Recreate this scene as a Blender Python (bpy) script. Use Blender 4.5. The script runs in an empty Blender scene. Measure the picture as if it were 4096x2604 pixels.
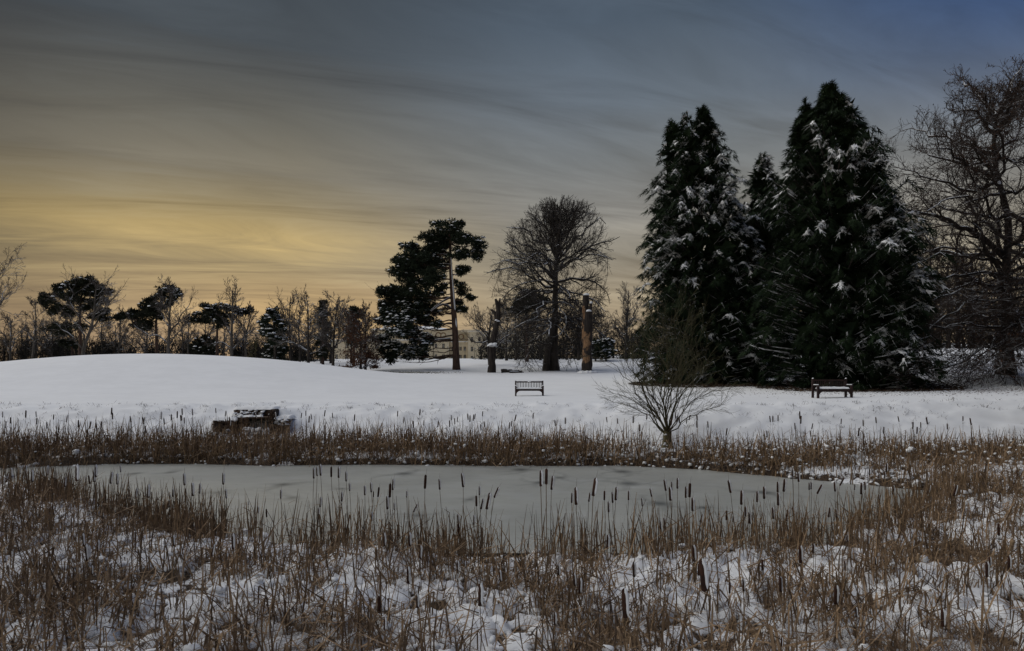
import bpy, math
import numpy as np
from mathutils import Vector, Matrix

# ---------------------------------------------------------------- camera, sky, sun, exposure
SC = bpy.context.scene
COL = SC.collection
CAMZ = 3.5                      # eye height above the ice (photographer on the near bank)
F = 682.667                     # focal length in pixels of a 1024 wide picture
UC, VH = 512.0, 370.0           # principal column, horizon row
cam_d = bpy.data.cameras.new('camera')
cam_d.lens = 24.0; cam_d.sensor_width = 36.0
cam_d.shift_y = (VH - 325.5) / 1024.0
cam_d.clip_start = 0.1; cam_d.clip_end = 3000.0
cam = bpy.data.objects.new('camera', cam_d); COL.objects.link(cam)
cam.location = (0, 0, CAMZ); cam.rotation_euler = (math.radians(90), 0, 0)
SC.camera = cam

SUN_DIR = Vector((-0.60, 0.14, 0.79)).normalized()     # towards the brightest part of the cloud cover
sun_d = bpy.data.lights.new('sun', 'SUN')
sun_d.energy = 1.5; sun_d.angle = math.radians(80); sun_d.color = (1.0, 0.975, 0.94)
sun = bpy.data.objects.new('sun', sun_d); COL.objects.link(sun)
sun.rotation_euler = (-SUN_DIR).to_track_quat('-Z', 'Y').to_euler()

vs = SC.view_settings
vs.view_transform = 'Standard'; vs.look = 'None'; vs.exposure = 0.37; vs.gamma = 1.0; vs.use_curve_mapping = False
SC.cycles.use_denoising = True
SC.cycles.max_bounces = 6; SC.cycles.diffuse_bounces = 3; SC.cycles.glossy_bounces = 2
SC.cycles.transparent_max_bounces = 4

def s2l(*c):
    out = []
    for v in c:
        v = v / 255.0
        out.append(v / 12.92 if v <= 0.04045 else ((v + 0.055) / 1.055) ** 2.4)
    return tuple(out)

class NT:
    """tiny node-tree helper"""
    def __init__(s, tree): s.t = tree; s.n = tree.nodes; s.l = tree.links
    def node(s, typ, **kw):
        n = s.n.new(typ)
        for k, v in kw.items(): setattr(n, k, v)
        return n
    def put(s, sock, v):
        if hasattr(v, 'is_output') or hasattr(v, 'links'): s.l.new(v, sock)
        else: sock.default_value = v
    def math(s, op, a, b=None, c=None, clamp=False):
        n = s.node('ShaderNodeMath', operation=op, use_clamp=clamp)
        s.put(n.inputs[0], a)
        if b is not None: s.put(n.inputs[1], b)
        if c is not None: s.put(n.inputs[2], c)
        return n.outputs[0]
    def mix(s, f, a, b, typ='MIX'):
        n = s.node('ShaderNodeMix', data_type='RGBA', blend_type=typ)
        s.put(n.inputs[0], f)
        s.put(n.inputs[6], a if not isinstance(a, tuple) else (*a[:3], 1))
        s.put(n.inputs[7], b if not isinstance(b, tuple) else (*b[:3], 1))
        return n.outputs[2]
    def ramp(s, fac, stops, interp='LINEAR'):
        n = s.node('ShaderNodeValToRGB'); cr = n.color_ramp; cr.interpolation = interp
        while len(cr.elements) > 1: cr.elements.remove(cr.elements[-1])
        cr.elements[0].position = stops[0][0]; cr.elements[0].color = (*stops[0][1], 1)
        for p, c in stops[1:]:
            e = cr.elements.new(p); e.color = (*c, 1)
        s.put(n.inputs[0], fac)
        return n.outputs[0]
    def smooth(s, v, lo, hi):
        n = s.node('ShaderNodeMapRange', interpolation_type='SMOOTHSTEP')
        s.put(n.inputs[0], v); n.inputs[1].default_value = lo; n.inputs[2].default_value = hi
        return n.outputs[0]
    def noise(s, vec, scale, detail=4, rough=0.5, dist=0.0):
        n = s.node('ShaderNodeTexNoise')
        if vec is not None: s.put(n.inputs['Vector'], vec)
        n.inputs['Scale'].default_value = scale; n.inputs['Detail'].default_value = detail
        n.inputs['Roughness'].default_value = rough; n.inputs['Distortion'].default_value = dist
        return n.outputs['Fac']

def build_world():
    w = bpy.data.worlds.new('World'); SC.world = w; w.use_nodes = True
    t = NT(w.node_tree); t.n.clear()
    out = t.node('ShaderNodeOutputWorld'); bg = t.node('ShaderNodeBackground')
    tc = t.node('ShaderNodeTexCoord')
    sep = t.node('ShaderNodeSeparateXYZ'); t.put(sep.inputs[0], tc.outputs['Generated'])
    x, y, z = sep.outputs
    zc = t.math('MAXIMUM', z, 0.0)
    # cloud deck coordinates: the sheet seen in perspective, streaks run nearly across the view
    k = t.math('DIVIDE', 1.0, t.math('ADD', zc, 0.16))
    cx = t.math('MULTIPLY', x, k); cy = t.math('MULTIPLY', y, k)
    comb = t.node('ShaderNodeCombineXYZ')
    t.put(comb.inputs[0], t.math('ADD', t.math('MULTIPLY', cx, 0.36), t.math('MULTIPLY', cy, -0.16)))
    t.put(comb.inputs[1], t.math('ADD', t.math('MULTIPLY', cy, 1.25), t.math('MULTIPLY', cx, -0.36)))
    warp = t.noise(comb.outputs[0], 1.1, 2, 0.5)
    comb2 = t.node('ShaderNodeVectorMath', operation='ADD')
    wv = t.node('ShaderNodeCombineXYZ'); t.put(wv.inputs[1], t.math('MULTIPLY', t.math('SUBTRACT', warp, 0.5), 1.5))
    t.put(comb2.inputs[0], comb.outputs[0]); t.put(comb2.inputs[1], wv.outputs[0])
    st1 = t.noise(comb2.outputs[0], 2.1, 6, 0.58, 0.3)
    st2 = t.noise(comb2.outputs[0], 6.5, 5, 0.62, 0.35)
    st3 = t.noise(comb2.outputs[0], 19.0, 4, 0.6, 0.5)
    streak = t.math('ADD', t.math('MULTIPLY', t.math('SUBTRACT', st1, 0.5), 1.45), t.math('ADD', t.math('MULTIPLY', t.math('SUBTRACT', st2, 0.5), 0.95), t.math('MULTIPLY', t.math('SUBTRACT', st3, 0.5), 0.22)))
    zz = t.math('ADD', zc, t.math('MULTIPLY', streak, 0.05))
    # dusk colours by height, away from and towards the glow
    cool = t.ramp(zz, [(0.0, s2l(168, 146, 120)), (0.06, s2l(166, 147, 120)), (0.10, s2l(161, 146, 121)), (0.16, s2l(149, 141, 125)),
                       (0.22, s2l(140, 137, 130)), (0.29, s2l(120, 123, 123)), (0.365, s2l(101, 110, 119)), (0.455, s2l(79, 91, 104)), (0.7, s2l(70, 82, 98)), (1.0, s2l(74, 86, 103))])
    warm = t.ramp(zz, [(0.0, s2l(166, 140, 114)), (0.05, s2l(172, 145, 112)), (0.09, s2l(172, 147, 110)), (0.141, s2l(170, 149, 108)),
                       (0.19, s2l(182, 158, 106)), (0.225, s2l(152, 137, 104)), (0.263, s2l(127, 119, 101)), (0.33, s2l(102, 99, 89)),
                       (0.413, s2l(72, 77, 80)), (0.5, s2l(62, 69, 75)), (0.7, s2l(64, 73, 84)), (1.0, s2l(74, 86, 103))])
    # sine of the azimuth, measured from straight ahead
    hl = t.math('SQRT', t.math('ADD', t.math('MULTIPLY', x, x), t.math('MULTIPLY', y, y)))
    sa = t.math('DIVIDE', x, t.math('MAXIMUM', hl, 0.001))
    ahead = t.smooth(y, -0.75, 0.45)
    wf = t.math('MULTIPLY', t.math('SUBTRACT', 1.0, t.smooth(t.math('ADD', sa, t.math('MULTIPLY', zc, -0.25)), -0.46, 0.05)), ahead)
    wf = t.math('ADD', wf, t.math('MULTIPLY', streak, 0.30), clamp=True)
    col = t.mix(wf, cool, warm)
    # low golden band in the left middle of the view
    band = t.math('MULTIPLY', t.math('SUBTRACT', 1.0, t.smooth(t.math('ABSOLUTE', t.math('ADD', sa, 0.26)), 0.0, 0.27)),
                  t.math('SUBTRACT', 1.0, t.smooth(t.math('ABSOLUTE', t.math('SUBTRACT', zz, 0.075)), 0.0, 0.075)))
    band = t.math('MULTIPLY', band, t.math('MULTIPLY', ahead, t.math('ADD', 0.75, t.math('MULTIPLY', streak, 1.2)), clamp=True))
    col = t.mix(t.math('MULTIPLY', band, 0.7), col, s2l(206, 170, 114))
    # thinner cloud with blue behind it, high on the right
    blue = t.math('MULTIPLY', t.smooth(t.math('ADD', sa, t.math('MULTIPLY', zc, 0.5)), 0.44, 0.92), t.smooth(zc, 0.20, 0.46))
    col = t.mix(t.math('MULTIPLY', blue, 0.9), col, s2l(42, 74, 124))
    shade = t.math('ADD', 1.0, t.math('MULTIPLY', streak, 0.92))
    # sky colour darkened left of the glow, standing in for lens vignetting
    shade = t.math('MULTIPLY', shade, t.math('SUBTRACT', 1.0, t.math('MULTIPLY', t.math('SUBTRACT', 1.0, t.smooth(sa, -0.68, -0.44)), 0.42)))
    col = t.mix(1.0, col, shade, 'MULTIPLY')
    sky = t.node('ShaderNodeTexSky', sky_type='NISHITA', sun_disc=False)
    sky.sun_elevation = math.asin(SUN_DIR.z); sky.sun_rotation = math.atan2(SUN_DIR.x, SUN_DIR.y)
    sky.altitude = 60; sky.air_density = 1.0; sky.dust_density = 2.0; sky.ozone_density = 1.0
    skyd = t.mix(1.0, sky.outputs[0], (0.05, 0.05, 0.05), 'MULTIPLY')
    final = t.mix(0.06, col, skyd)
    t.put(bg.inputs[0], final); bg.inputs[1].default_value = 0.774
    t.l.new(bg.outputs[0], out.inputs[0])
build_world()

# ---------------------------------------------------------------- geometry helpers
RNG = np.random.default_rng(7)

def at(u, v, Y):
    """point at distance Y that shows at column u, row v of a 1024 x 651 picture"""
    return np.array([(u - UC) / F * Y, Y, CAMZ + (VH - v) / F * Y])

def _hash(ix, iy, seed):
    h = (ix.astype(np.int64) * 374761393 + iy.astype(np.int64) * 668265263 + seed * 974634777) & 0xffffffff
    h = ((h ^ (h >> 13)) * 1274126177) & 0xffffffff
    h = h ^ (h >> 16)
    return (h & 0xffffff) / float(0xffffff)

def vnoise(x, y, seed=0):
    xi = np.floor(x); yi = np.floor(y); fx = x - xi; fy = y - yi
    fx = fx * fx * (3 - 2 * fx); fy = fy * fy * (3 - 2 * fy)
    a = _hash(xi, yi, seed); b = _hash(xi + 1, yi, seed); c = _hash(xi, yi + 1, seed); d = _hash(xi + 1, yi + 1, seed)
    return (a * (1 - fx) + b * fx) * (1 - fy) + (c * (1 - fx) + d * fx) * fy

def fbm(x, y, seed=0, octv=4):
    s = 0; a = 0.5; n = 0
    for i in range(octv):
        s = s + a * vnoise(x * 2 ** i, y * 2 ** i, seed + i * 17); n += a; a *= 0.5
    return s / n

def worley(x, y, seed=0):
    xi = np.floor(x); yi = np.floor(y); best = np.full(x.shape, 9.0)
    for dx in (-1, 0, 1):
        for dy in (-1, 0, 1):
            cx = xi + dx; cy = yi + dy
            px = cx + _hash(cx, cy, seed); py = cy + _hash(cx, cy, seed + 91)
            best = np.minimum(best, np.hypot(px - x, py - y))
    return best

def mesh(name, V, faces, mats, smooth=False, attr=None):
    """faces: list of (array N x k, material index)"""
    V = np.asarray(V, dtype=np.float64).reshape(-1, 3)
    me = bpy.data.meshes.new(name)
    faces = [(np.asarray(f, dtype=np.int64), m) for f, m in faces if len(f)]
    loops = np.concatenate([f.ravel() for f, _ in faces])
    cnt = np.concatenate([np.full(len(f), f.shape[1]) for f, _ in faces])
    mi = np.concatenate([np.full(len(f), m) for f, m in faces])
    me.vertices.add(len(V)); me.vertices.foreach_set('co', V.astype(np.float32).ravel())
    me.loops.add(len(loops)); me.loops.foreach_set('vertex_index', loops.astype(np.int32))
    me.polygons.add(len(cnt))
    st = np.concatenate([[0], np.cumsum(cnt)[:-1]])
    me.polygons.foreach_set('loop_start', st.astype(np.int32))
    me.polygons.foreach_set('material_index', mi.astype(np.int32))
    me.polygons.foreach_set('use_smooth', np.full(len(cnt), smooth, dtype=bool))
    for m in (mats if isinstance(mats, (list, tuple)) else [mats]): me.materials.append(m)
    if attr is not None:
        for an, av in attr.items():
            a = me.attributes.new(an, 'FLOAT', 'POINT'); a.data.foreach_set('value', np.asarray(av, dtype=np.float32))
    me.update(calc_edges=True)
    return me

def link(name, me, parent=None, loc=None):
    o = bpy.data.objects.new(name, me); COL.objects.link(o)
    if parent is not None: o.parent = parent
    if loc is not None: o.location = loc
    return o

def tag(o, label=None, cat=None, group=None, kind=None):
    if label: o['label'] = label
    if cat: o['category'] = cat
    if group: o['group'] = group
    if kind: o['kind'] = kind
    return o

def thing(name, label, cat, loc=(0, 0, 0), rz=0.0, group=None):
    o = bpy.data.objects.new(name, None); COL.objects.link(o)
    o.location = tuple(float(c) for c in loc); o.rotation_euler = (0, 0, rz); o.empty_display_size = 0.2
    return tag(o, label, cat, group)

def part(name, root, V, faces, mats, smooth=False, attr=None):
    """a part built in world coordinates under an unrotated root"""
    V = np.asarray(V, dtype=np.float64).reshape(-1, 3) - np.array(root.location)
    return link(name, mesh(name, V, faces, mats, smooth, attr), root)

class Geo:
    """collects pieces of one mesh"""
    def __init__(s): s.V = []; s.F = []; s.n = 0
    def add(s, V, faces, m=0):
        V = np.asarray(V, dtype=np.float64).reshape(-1, 3)
        if len(V) == 0: return s
        for f in (faces if isinstance(faces, list) else [faces]):
            f = np.asarray(f, dtype=np.int64)
            if len(f): s.F.append((f + s.n, m))
        s.V.append(V); s.n += len(V); return s
    def box(s, x0, x1, y0, y1, z0, z1, m=0, R=None, c=None):
        V = np.array([(x, y, z) for z in (z0, z1) for y in (y0, y1) for x in (x0, x1)], dtype=np.float64)
        if R is not None: V = (V - c) @ R.T + c
        f = np.array([(0, 2, 3, 1), (4, 5, 7, 6), (0, 1, 5, 4), (2, 6, 7, 3), (0, 4, 6, 2), (1, 3, 7, 5)])
        return s.add(V, f, m)
    def out(s): return np.concatenate(s.V), s.F

def unit(a):
    return a / np.maximum(np.linalg.norm(a, axis=-1, keepdims=True), 1e-9)

def tubes(P, R, S):
    """P (M,K,3), R (M,K) -> vertices, quads"""
    M, K, _ = P.shape
    T = np.gradient(P, axis=1); T = unit(T)
    Tm = unit(T.mean(axis=1))
    ref = np.where(np.abs(Tm[:, 2:3]) > 0.8, np.array([[1.0, 0.13, 0.0]]), np.array([[0.0, 0.0, 1.0]]))
    ref = np.repeat(ref[:, None, :], K, axis=1)
    A = unit(np.cross(T, ref)); B = np.cross(T, A)
    th = np.arange(S) * 2 * math.pi / S + 0.4
    V = P[:, :, None, :] + R[:, :, None, None] * (A[:, :, None, :] * np.cos(th)[None, None, :, None] + B[:, :, None, :] * np.sin(th)[None, None, :, None])
    m, k, s = np.meshgrid(np.arange(M), np.arange(K - 1), np.arange(S), indexing='ij')
    base = m * K * S + k * S; s2 = (s + 1) % S
    q = np.stack([base + s, base + S + s, base + S + s2, base + s2], axis=-1).reshape(-1, 4)
    return V.reshape(-1, 3), q

def resample(P, K):
    P = np.asarray(P, dtype=np.float64); d = np.concatenate([[0], np.cumsum(np.linalg.norm(np.diff(P, axis=0), axis=1))])
    t = np.linspace(0, d[-1], K)
    # smooth (Catmull-like) by interpolating with a cubic through cumulative length
    out = np.stack([np.interp(t, d, P[:, i]) for i in range(3)], axis=1)
    for _ in range(1):
        out[1:-1] = 0.25 * out[:-2] + 0.5 * out[1:-1] + 0.25 * out[2:]
    return out

def spawn(P, R, n, t0, t1, ang, lfac, K, wig, up, rr, rng, rmin=0.005, taper=0.35, lmin=0.0, lmax=99.0, flat=0.0, fall=0.45):
    """children of every branch of P: positions along it, side angle ang, length relative to the parent"""
    M, Kp, _ = P.shape
    idx = np.repeat(np.arange(M), n); N = len(idx)
    t = np.tile((np.arange(n) + 0.5) / n, M) + (rng.random(N) - 0.5) / n
    t = t0 + (t1 - t0) * np.clip(t, 0, 1)
    f = t * (Kp - 1); i = np.clip(f.astype(int), 0, Kp - 2); w = (f - i)[:, None]
    pos = P[idx, i] * (1 - w) + P[idx, i + 1] * w
    tan = unit(P[idx, i + 1] - P[idx, i])
    r0 = R[idx, i] * (1 - w[:, 0]) + R[idx, i + 1] * w[:, 0]
    plen = np.linalg.norm(np.diff(P, axis=1), axis=2).sum(axis=1)[idx]
    rv = rng.normal(size=(N, 3)); rv[:, 2] *= (1 - flat)
    perp = unit(rv - (rv * tan).sum(1, keepdims=True) * tan)
    a = ang * (0.65 + 0.7 * rng.random(N))[:, None]
    d = np.cos(a) * tan + np.sin(a) * perp
    L = np.clip(plen * lfac * (0.6 + 0.75 * rng.random(N)) * (1 - fall * t), lmin, lmax)
    C = np.empty((N, K, 3)); C[:, 0] = pos; p = pos; st = (L / (K - 1))[:, None]
    for j in range(1, K):
        d = unit(d + wig * rng.normal(size=(N, 3)) + np.array([0, 0, up]))
        p = p + d * st; C[:, j] = p
    rs = np.maximum(r0 * rr, rmin)
    CR = np.maximum(rs[:, None] * np.linspace(1, taper, K)[None, :], rmin * 0.6)
    return C, CR

def copy_tree(src, x, y, rz, sc, label, group, cat='tree', sz=None):
    """another individual of the same tree: copies of the thing and of each of its parts"""
    r = src.copy(); COL.objects.link(r); r.location = (x, y, h1(x, y)); r.rotation_euler = (0, 0, rz); r.scale = (sc, sc, sz or sc); tag(r, label, cat, group)
    for ch in list(src.children):
        c = ch.copy(); COL.objects.link(c); c.parent = r
    return r

def rot_about(P, c, ang):
    ca, sa = math.cos(ang), math.sin(ang); Q = P - c
    X = Q[..., 0] * ca - Q[..., 1] * sa; Y = Q[..., 0] * sa + Q[..., 1] * ca
    return np.stack([X, Y, Q[..., 2]], axis=-1) + c
# ---------------------------------------------------------------- materials
def new_mat(name):
    m = bpy.data.materials.new(name); m.use_nodes = True
    t = NT(m.node_tree); b = t.n['Principled BSDF']
    b.inputs['Specular IOR Level'].default_value = 0.25
    return m, t, b

def geo_pos(t):
    g = t.node('ShaderNodeNewGeometry'); return g

def bump(t, b, h, strength, dist):
    n = t.node('ShaderNodeBump'); n.inputs['Strength'].default_value = strength; n.inputs['Distance'].default_value = dist
    t.put(n.inputs['Height'], h); t.l.new(n.outputs[0], b.inputs['Normal'])

def mat_snow(name, c=(0.825, 0.832, 0.836), sc=3.0, strength=0.35, dist=0.03):
    m, t, b = new_mat(name); g = geo_pos(t)
    n1 = t.noise(g.outputs['Position'], sc, 5, 0.6); n2 = t.noise(g.outputs['Position'], 0.35, 3, 0.5)
    t.put(b.inputs['Base Color'], t.mix(t.smooth(t.math('ADD', t.math('MULTIPLY', n1, 0.4), t.math('MULTIPLY', n2, 0.6)), 0.3, 0.7),
                                        tuple(k * 0.93 for k in c), c))
    b.inputs['Roughness'].default_value = 0.75
    bump(t, b, n1, strength, dist)
    return m

def mat_plain(name, c, c2=None, sc=2.0, rough=0.8, bumps=0.0, bd=0.02, stretch=None):
    m, t, b = new_mat(name); g = geo_pos(t); vec = g.outputs['Position']
    if stretch:
        mp = t.node('ShaderNodeMapping'); t.put(mp.inputs['Vector'], vec); mp.inputs['Scale'].default_value = stretch; vec = mp.outputs[0]
    n = t.noise(vec, sc, 5, 0.62)
    c2 = c2 or tuple(k * 0.6 for k in c)
    t.put(b.inputs['Base Color'], t.mix(t.smooth(n, 0.32, 0.68), c2, c)); b.inputs['Roughness'].default_value = rough
    if bumps: bump(t, b, n, bumps, bd)
    return m

def mat_bark(name, c, c2, lo=0.55, hi=0.8, sc=4.0, snowc=(0.78, 0.80, 0.83)):
    """bark with snow lying on whatever faces up"""
    m, t, b = new_mat(name); g = geo_pos(t)
    mp = t.node('ShaderNodeMapping'); t.put(mp.inputs['Vector'], g.outputs['Position']); mp.inputs['Scale'].default_value = (1, 1, 0.25)
    n = t.noise(mp.outputs[0], sc, 5, 0.65)
    sep = t.node('ShaderNodeSeparateXYZ'); t.put(sep.inputs[0], g.outputs['True Normal'])
    n2 = t.noise(g.outputs['Position'], 1.7, 3, 0.6)
    f = t.smooth(t.math('ADD', sep.outputs[2], t.math('MULTIPLY', t.math('SUBTRACT', n2, 0.5), 0.9)), lo, hi)
    col = t.mix(t.smooth(n, 0.3, 0.7), c2, c)
    t.put(b.inputs['Base Color'], t.mix(f, col, snowc)); b.inputs['Roughness'].default_value = 0.85
    bump(t, b, n, 0.6, 0.03)
    return m

def mat_foliage(name, c, c2, sc=0.8):
    m, t, b = new_mat(name); g = geo_pos(t)
    n = t.noise(g.outputs['Position'], sc, 4, 0.65)
    t.put(b.inputs['Base Color'], t.mix(t.smooth(n, 0.3, 0.7), c2, c)); b.inputs['Roughness'].default_value = 0.8
    b.inputs['Specular IOR Level'].default_value = 0.1
    return m

M = {}
M['snow'] = mat_snow('snow')
M['snow_ground'] = mat_snow('snow_ground', sc=1.4, strength=0.22, dist=0.06)
M['snow_tree'] = mat_snow('snow_tree', sc=6.0, strength=0.4, dist=0.03)
M['bark_dark'] = mat_bark('bark_dark', (0.060, 0.050, 0.042), (0.026, 0.022, 0.019), 0.42, 0.72)
M['twig_dark'] = mat_bark('twig_dark', (0.055, 0.046, 0.040), (0.030, 0.026, 0.023), 0.55, 0.95)
M['bark_grey'] = mat_bark('bark_grey', (0.13, 0.115, 0.10), (0.05, 0.044, 0.038), 0.35, 0.75)
M['twig_grey'] = mat_bark('twig_grey', (0.10, 0.085, 0.075), (0.06, 0.05, 0.045), 0.40, 0.9)
M['bark_pine'] = mat_bark('bark_pine', (0.115, 0.070, 0.050), (0.035, 0.024, 0.020), 0.5, 0.8, 6.0)
M['bark_oak'] = mat_bark('bark_oak', (0.050, 0.040, 0.034), (0.020, 0.017, 0.015), 0.28, 0.62)
M['twig_oak'] = mat_bark('twig_oak', (0.060, 0.042, 0.034), (0.032, 0.024, 0.020), 0.48, 0.9)
M['bark_willow'] = mat_bark('bark_willow', (0.105, 0.095, 0.045), (0.05, 0.043, 0.025), 0.62, 0.9)
M['needles'] = mat_foliage('needles', (0.030, 0.040, 0.024), (0.014, 0.020, 0.013))
M['needles_far'] = mat_foliage('needles_far', (0.036, 0.040, 0.026), (0.018, 0.021, 0.014))
M['cypress'] = mat_foliage('cypress', (0.020, 0.034, 0.014), (0.008, 0.015, 0.008), 0.9)
M['russet'] = mat_foliage('russet', (0.125, 0.058, 0.032), (0.05, 0.025, 0.016), 1.2)
M['oak_leaf'] = mat_foliage('oak_leaf', (0.10, 0.050, 0.028), (0.05, 0.024, 0.015), 1.5)
M['wood_far'] = mat_bark('wood_far', (0.040, 0.034, 0.030), (0.020, 0.018, 0.016), 0.55, 1.0)
M['scrub'] = mat_foliage('scrub', (0.026, 0.024, 0.018), (0.012, 0.012, 0.010), 0.3)
M['reed'] = mat_plain('reed', (0.37, 0.25, 0.145), (0.17, 0.112, 0.064), 2.6, 0.7)
M['reed_dark'] = mat_plain('reed_dark', (0.19, 0.125, 0.073), (0.085, 0.056, 0.035), 3.1, 0.75)
M['stem'] = mat_plain('stem', (0.18, 0.125, 0.07), (0.09, 0.06, 0.035), 3.0, 0.7)
M['head'] = mat_plain('head', (0.060, 0.026, 0.015), (0.028, 0.014, 0.010), 14.0, 0.9, 0.5, 0.01)
M['fluff'] = mat_plain('fluff', (0.36, 0.26, 0.16), (0.16, 0.10, 0.06), 22.0, 0.95, 0.8, 0.02)
M['grass'] = mat_plain('grass', (0.10, 0.095, 0.045), (0.045, 0.04, 0.02), 3.0, 0.8)
M['litter'] = mat_plain('litter', (0.075, 0.045, 0.026), (0.030, 0.019, 0.012), 2.0, 0.9)
M['bench'] = mat_plain('bench', (0.040, 0.018, 0.015), (0.018, 0.010, 0.009), 6.0, 0.55, 0.2, 0.005)
M['stone'] = mat_plain('stone', (0.115, 0.075, 0.052), (0.040, 0.028, 0.022), 5.0, 0.9, 0.7, 0.03)
M['mortar'] = mat_plain('mortar', (0.035, 0.030, 0.026), (0.015, 0.013, 0.012), 7.0, 0.95)
M['iron'] = mat_plain('iron', (0.060, 0.058, 0.056), (0.025, 0.022, 0.020), 9.0, 0.5)
M['render'] = mat_plain('render', (0.66, 0.575, 0.42), (0.58, 0.50, 0.36), 0.35, 0.9, 0.1, 0.02)
M['render_trim'] = mat_plain('render_trim', (0.68, 0.60, 0.45), (0.58, 0.50, 0.37), 0.6, 0.9)
M['window_white'] = mat_plain('window_white', (0.62, 0.60, 0.55), (0.5, 0.48, 0.43), 2.0, 0.6)
M['lamp_metal'] = mat_plain('lamp_metal', (0.02, 0.02, 0.02), (0.012, 0.012, 0.012), 4.0, 0.5)
M['brick'] = mat_plain('brick', (0.16, 0.075, 0.05), (0.09, 0.045, 0.032), 1.5, 0.9)

def mat_glass():
    m, t, b = new_mat('window_glass')
    b.inputs['Base Color'].default_value = (0.012, 0.013, 0.015, 1); b.inputs['Roughness'].default_value = 0.12
    b.inputs['Specular IOR Level'].default_value = 0.5
    return m
M['glass'] = mat_glass()

def mat_lantern():
    m, t, b = new_mat('lantern_glass')
    b.inputs['Base Color'].default_value = (0.25, 0.26, 0.27, 1); b.inputs['Roughness'].default_value = 0.2
    return m
M['lantern'] = mat_lantern()

def mat_ice():
    m, t, b = new_mat('ice'); g = geo_pos(t)
    at_ = t.node('ShaderNodeAttribute', attribute_name='thin')
    n1 = t.noise(g.outputs['Position'], 0.35, 4, 0.55); n2 = t.noise(g.outputs['Position'], 9.0, 5, 0.65)
    c = t.mix(t.smooth(n1, 0.3, 0.7), (0.315, 0.318, 0.290), (0.375, 0.378, 0.344))
    c = t.mix(t.math('MULTIPLY', t.smooth(n2, 0.52, 0.8), 0.35), c, (0.36, 0.37, 0.37))
    mp = t.node('ShaderNodeMapping'); t.put(mp.inputs['Vector'], g.outputs['Position']); mp.inputs['Scale'].default_value = (0.5, 1.0, 1.0)
    n3 = t.noise(mp.outputs[0], 1.3, 6, 0.62, 0.6)
    c = t.mix(t.math('MULTIPLY', t.smooth(n3, 0.5, 0.72), 0.45), c, (0.42, 0.43, 0.425)); c = t.mix(t.math('MULTIPLY', t.smooth(t.math('ABSOLUTE', t.math('SUBTRACT', n3, 0.47)), 0.012, 0.0), 0.35), c, (0.17, 0.18, 0.175))
    c = t.mix(at_.outputs['Fac'], c, (0.055, 0.060, 0.058))
    t.put(b.inputs['Base Color'], c)
    b.inputs['Roughness'].default_value = 0.36; b.inputs['Specular IOR Level'].default_value = 0.45
    bump(t, b, n2, 0.08, 0.02)
    return m
M['ice'] = mat_ice()

def mat_marsh():
    """trampled, snowed-over reed bed: snow on the humps, dead litter in the hollows"""
    m, t, b = new_mat('marsh_snow'); g = geo_pos(t)
    at_ = t.node('ShaderNodeAttribute', attribute_name='snow')
    n1 = t.noise(g.outputs['Position'], 14.0, 4, 0.6); n2 = t.noise(g.outputs['Position'], 5.0, 4, 0.6)
    f = t.smooth(t.math('ADD', at_.outputs['Fac'], t.math('MULTIPLY', t.math('SUBTRACT', n1, 0.5), 0.7)), 0.35, 0.6)
    lit = t.mix(t.smooth(n1, 0.35, 0.65), (0.020, 0.013, 0.009), (0.085, 0.054, 0.030))
    t.put(b.inputs['Base Color'], t.mix(f, lit, t.mix(n2, (0.78, 0.785, 0.79), (0.835, 0.838, 0.84))))
    b.inputs['Roughness'].default_value = 0.8
    bump(t, b, t.math('ADD', n1, n2), 0.45, 0.03)
    return m
M['marsh'] = mat_marsh()

def mat_monolith():
    """dead trunk: dark weathered bark with a long strip of bare orange wood (position along the trunk in object space)"""
    m, t, b = new_mat('dead_trunk'); g = geo_pos(t)
    at_ = t.node('ShaderNodeAttribute', attribute_name='bare')
    mp = t.node('ShaderNodeMapping'); t.put(mp.inputs['Vector'], g.outputs['Position']); mp.inputs['Scale'].default_value = (3, 3, 0.45)
    n = t.noise(mp.outputs[0], 2.4, 6, 0.7); n2 = t.noise(g.outputs['Position'], 1.1, 4, 0.6)
    f = t.smooth(t.math('ADD', at_.outputs['Fac'], t.math('MULTIPLY', t.math('SUBTRACT', n2, 0.5), 1.5)), 0.42, 0.56)
    bare = t.ramp(n, [(0.3, (0.040, 0.022, 0.014)), (0.43, (0.15, 0.080, 0.042)), (0.52, (0.30, 0.185, 0.10)), (0.62, (0.19, 0.10, 0.052)), (0.75, (0.07, 0.038, 0.022))])
    bark = t.mix(t.smooth(n, 0.3, 0.7), (0.013, 0.010, 0.009), (0.050, 0.040, 0.034))
    t.put(b.inputs['Base Color'], t.mix(f, bark, bare)); b.inputs['Roughness'].default_value = 0.9
    bump(t, b, n, 0.8, 0.06)
    return m
M['monolith'] = mat_monolith()

# ---------------------------------------------------------------- the ground
POND = np.array([(-19.2, 24.0), (-14.5, 25.4), (-12, 25.4), (-9, 24.9), (-5, 25.2), (0, 24.8), (4, 24.9), (6.5, 24.0), (8.3, 22.6), (10.1, 21.1), (12.2, 19.7),
                 (11.4, 18.2), (8.9, 15.9), (6.2, 13.5), (4.0, 12.8), (2.0, 12.2), (-1.6, 12.7), (-4.3, 13.1), (-6.3, 14.0), (-9.3, 15.9), (-13.0, 18.8), (-17.6, 22.0)])

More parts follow.
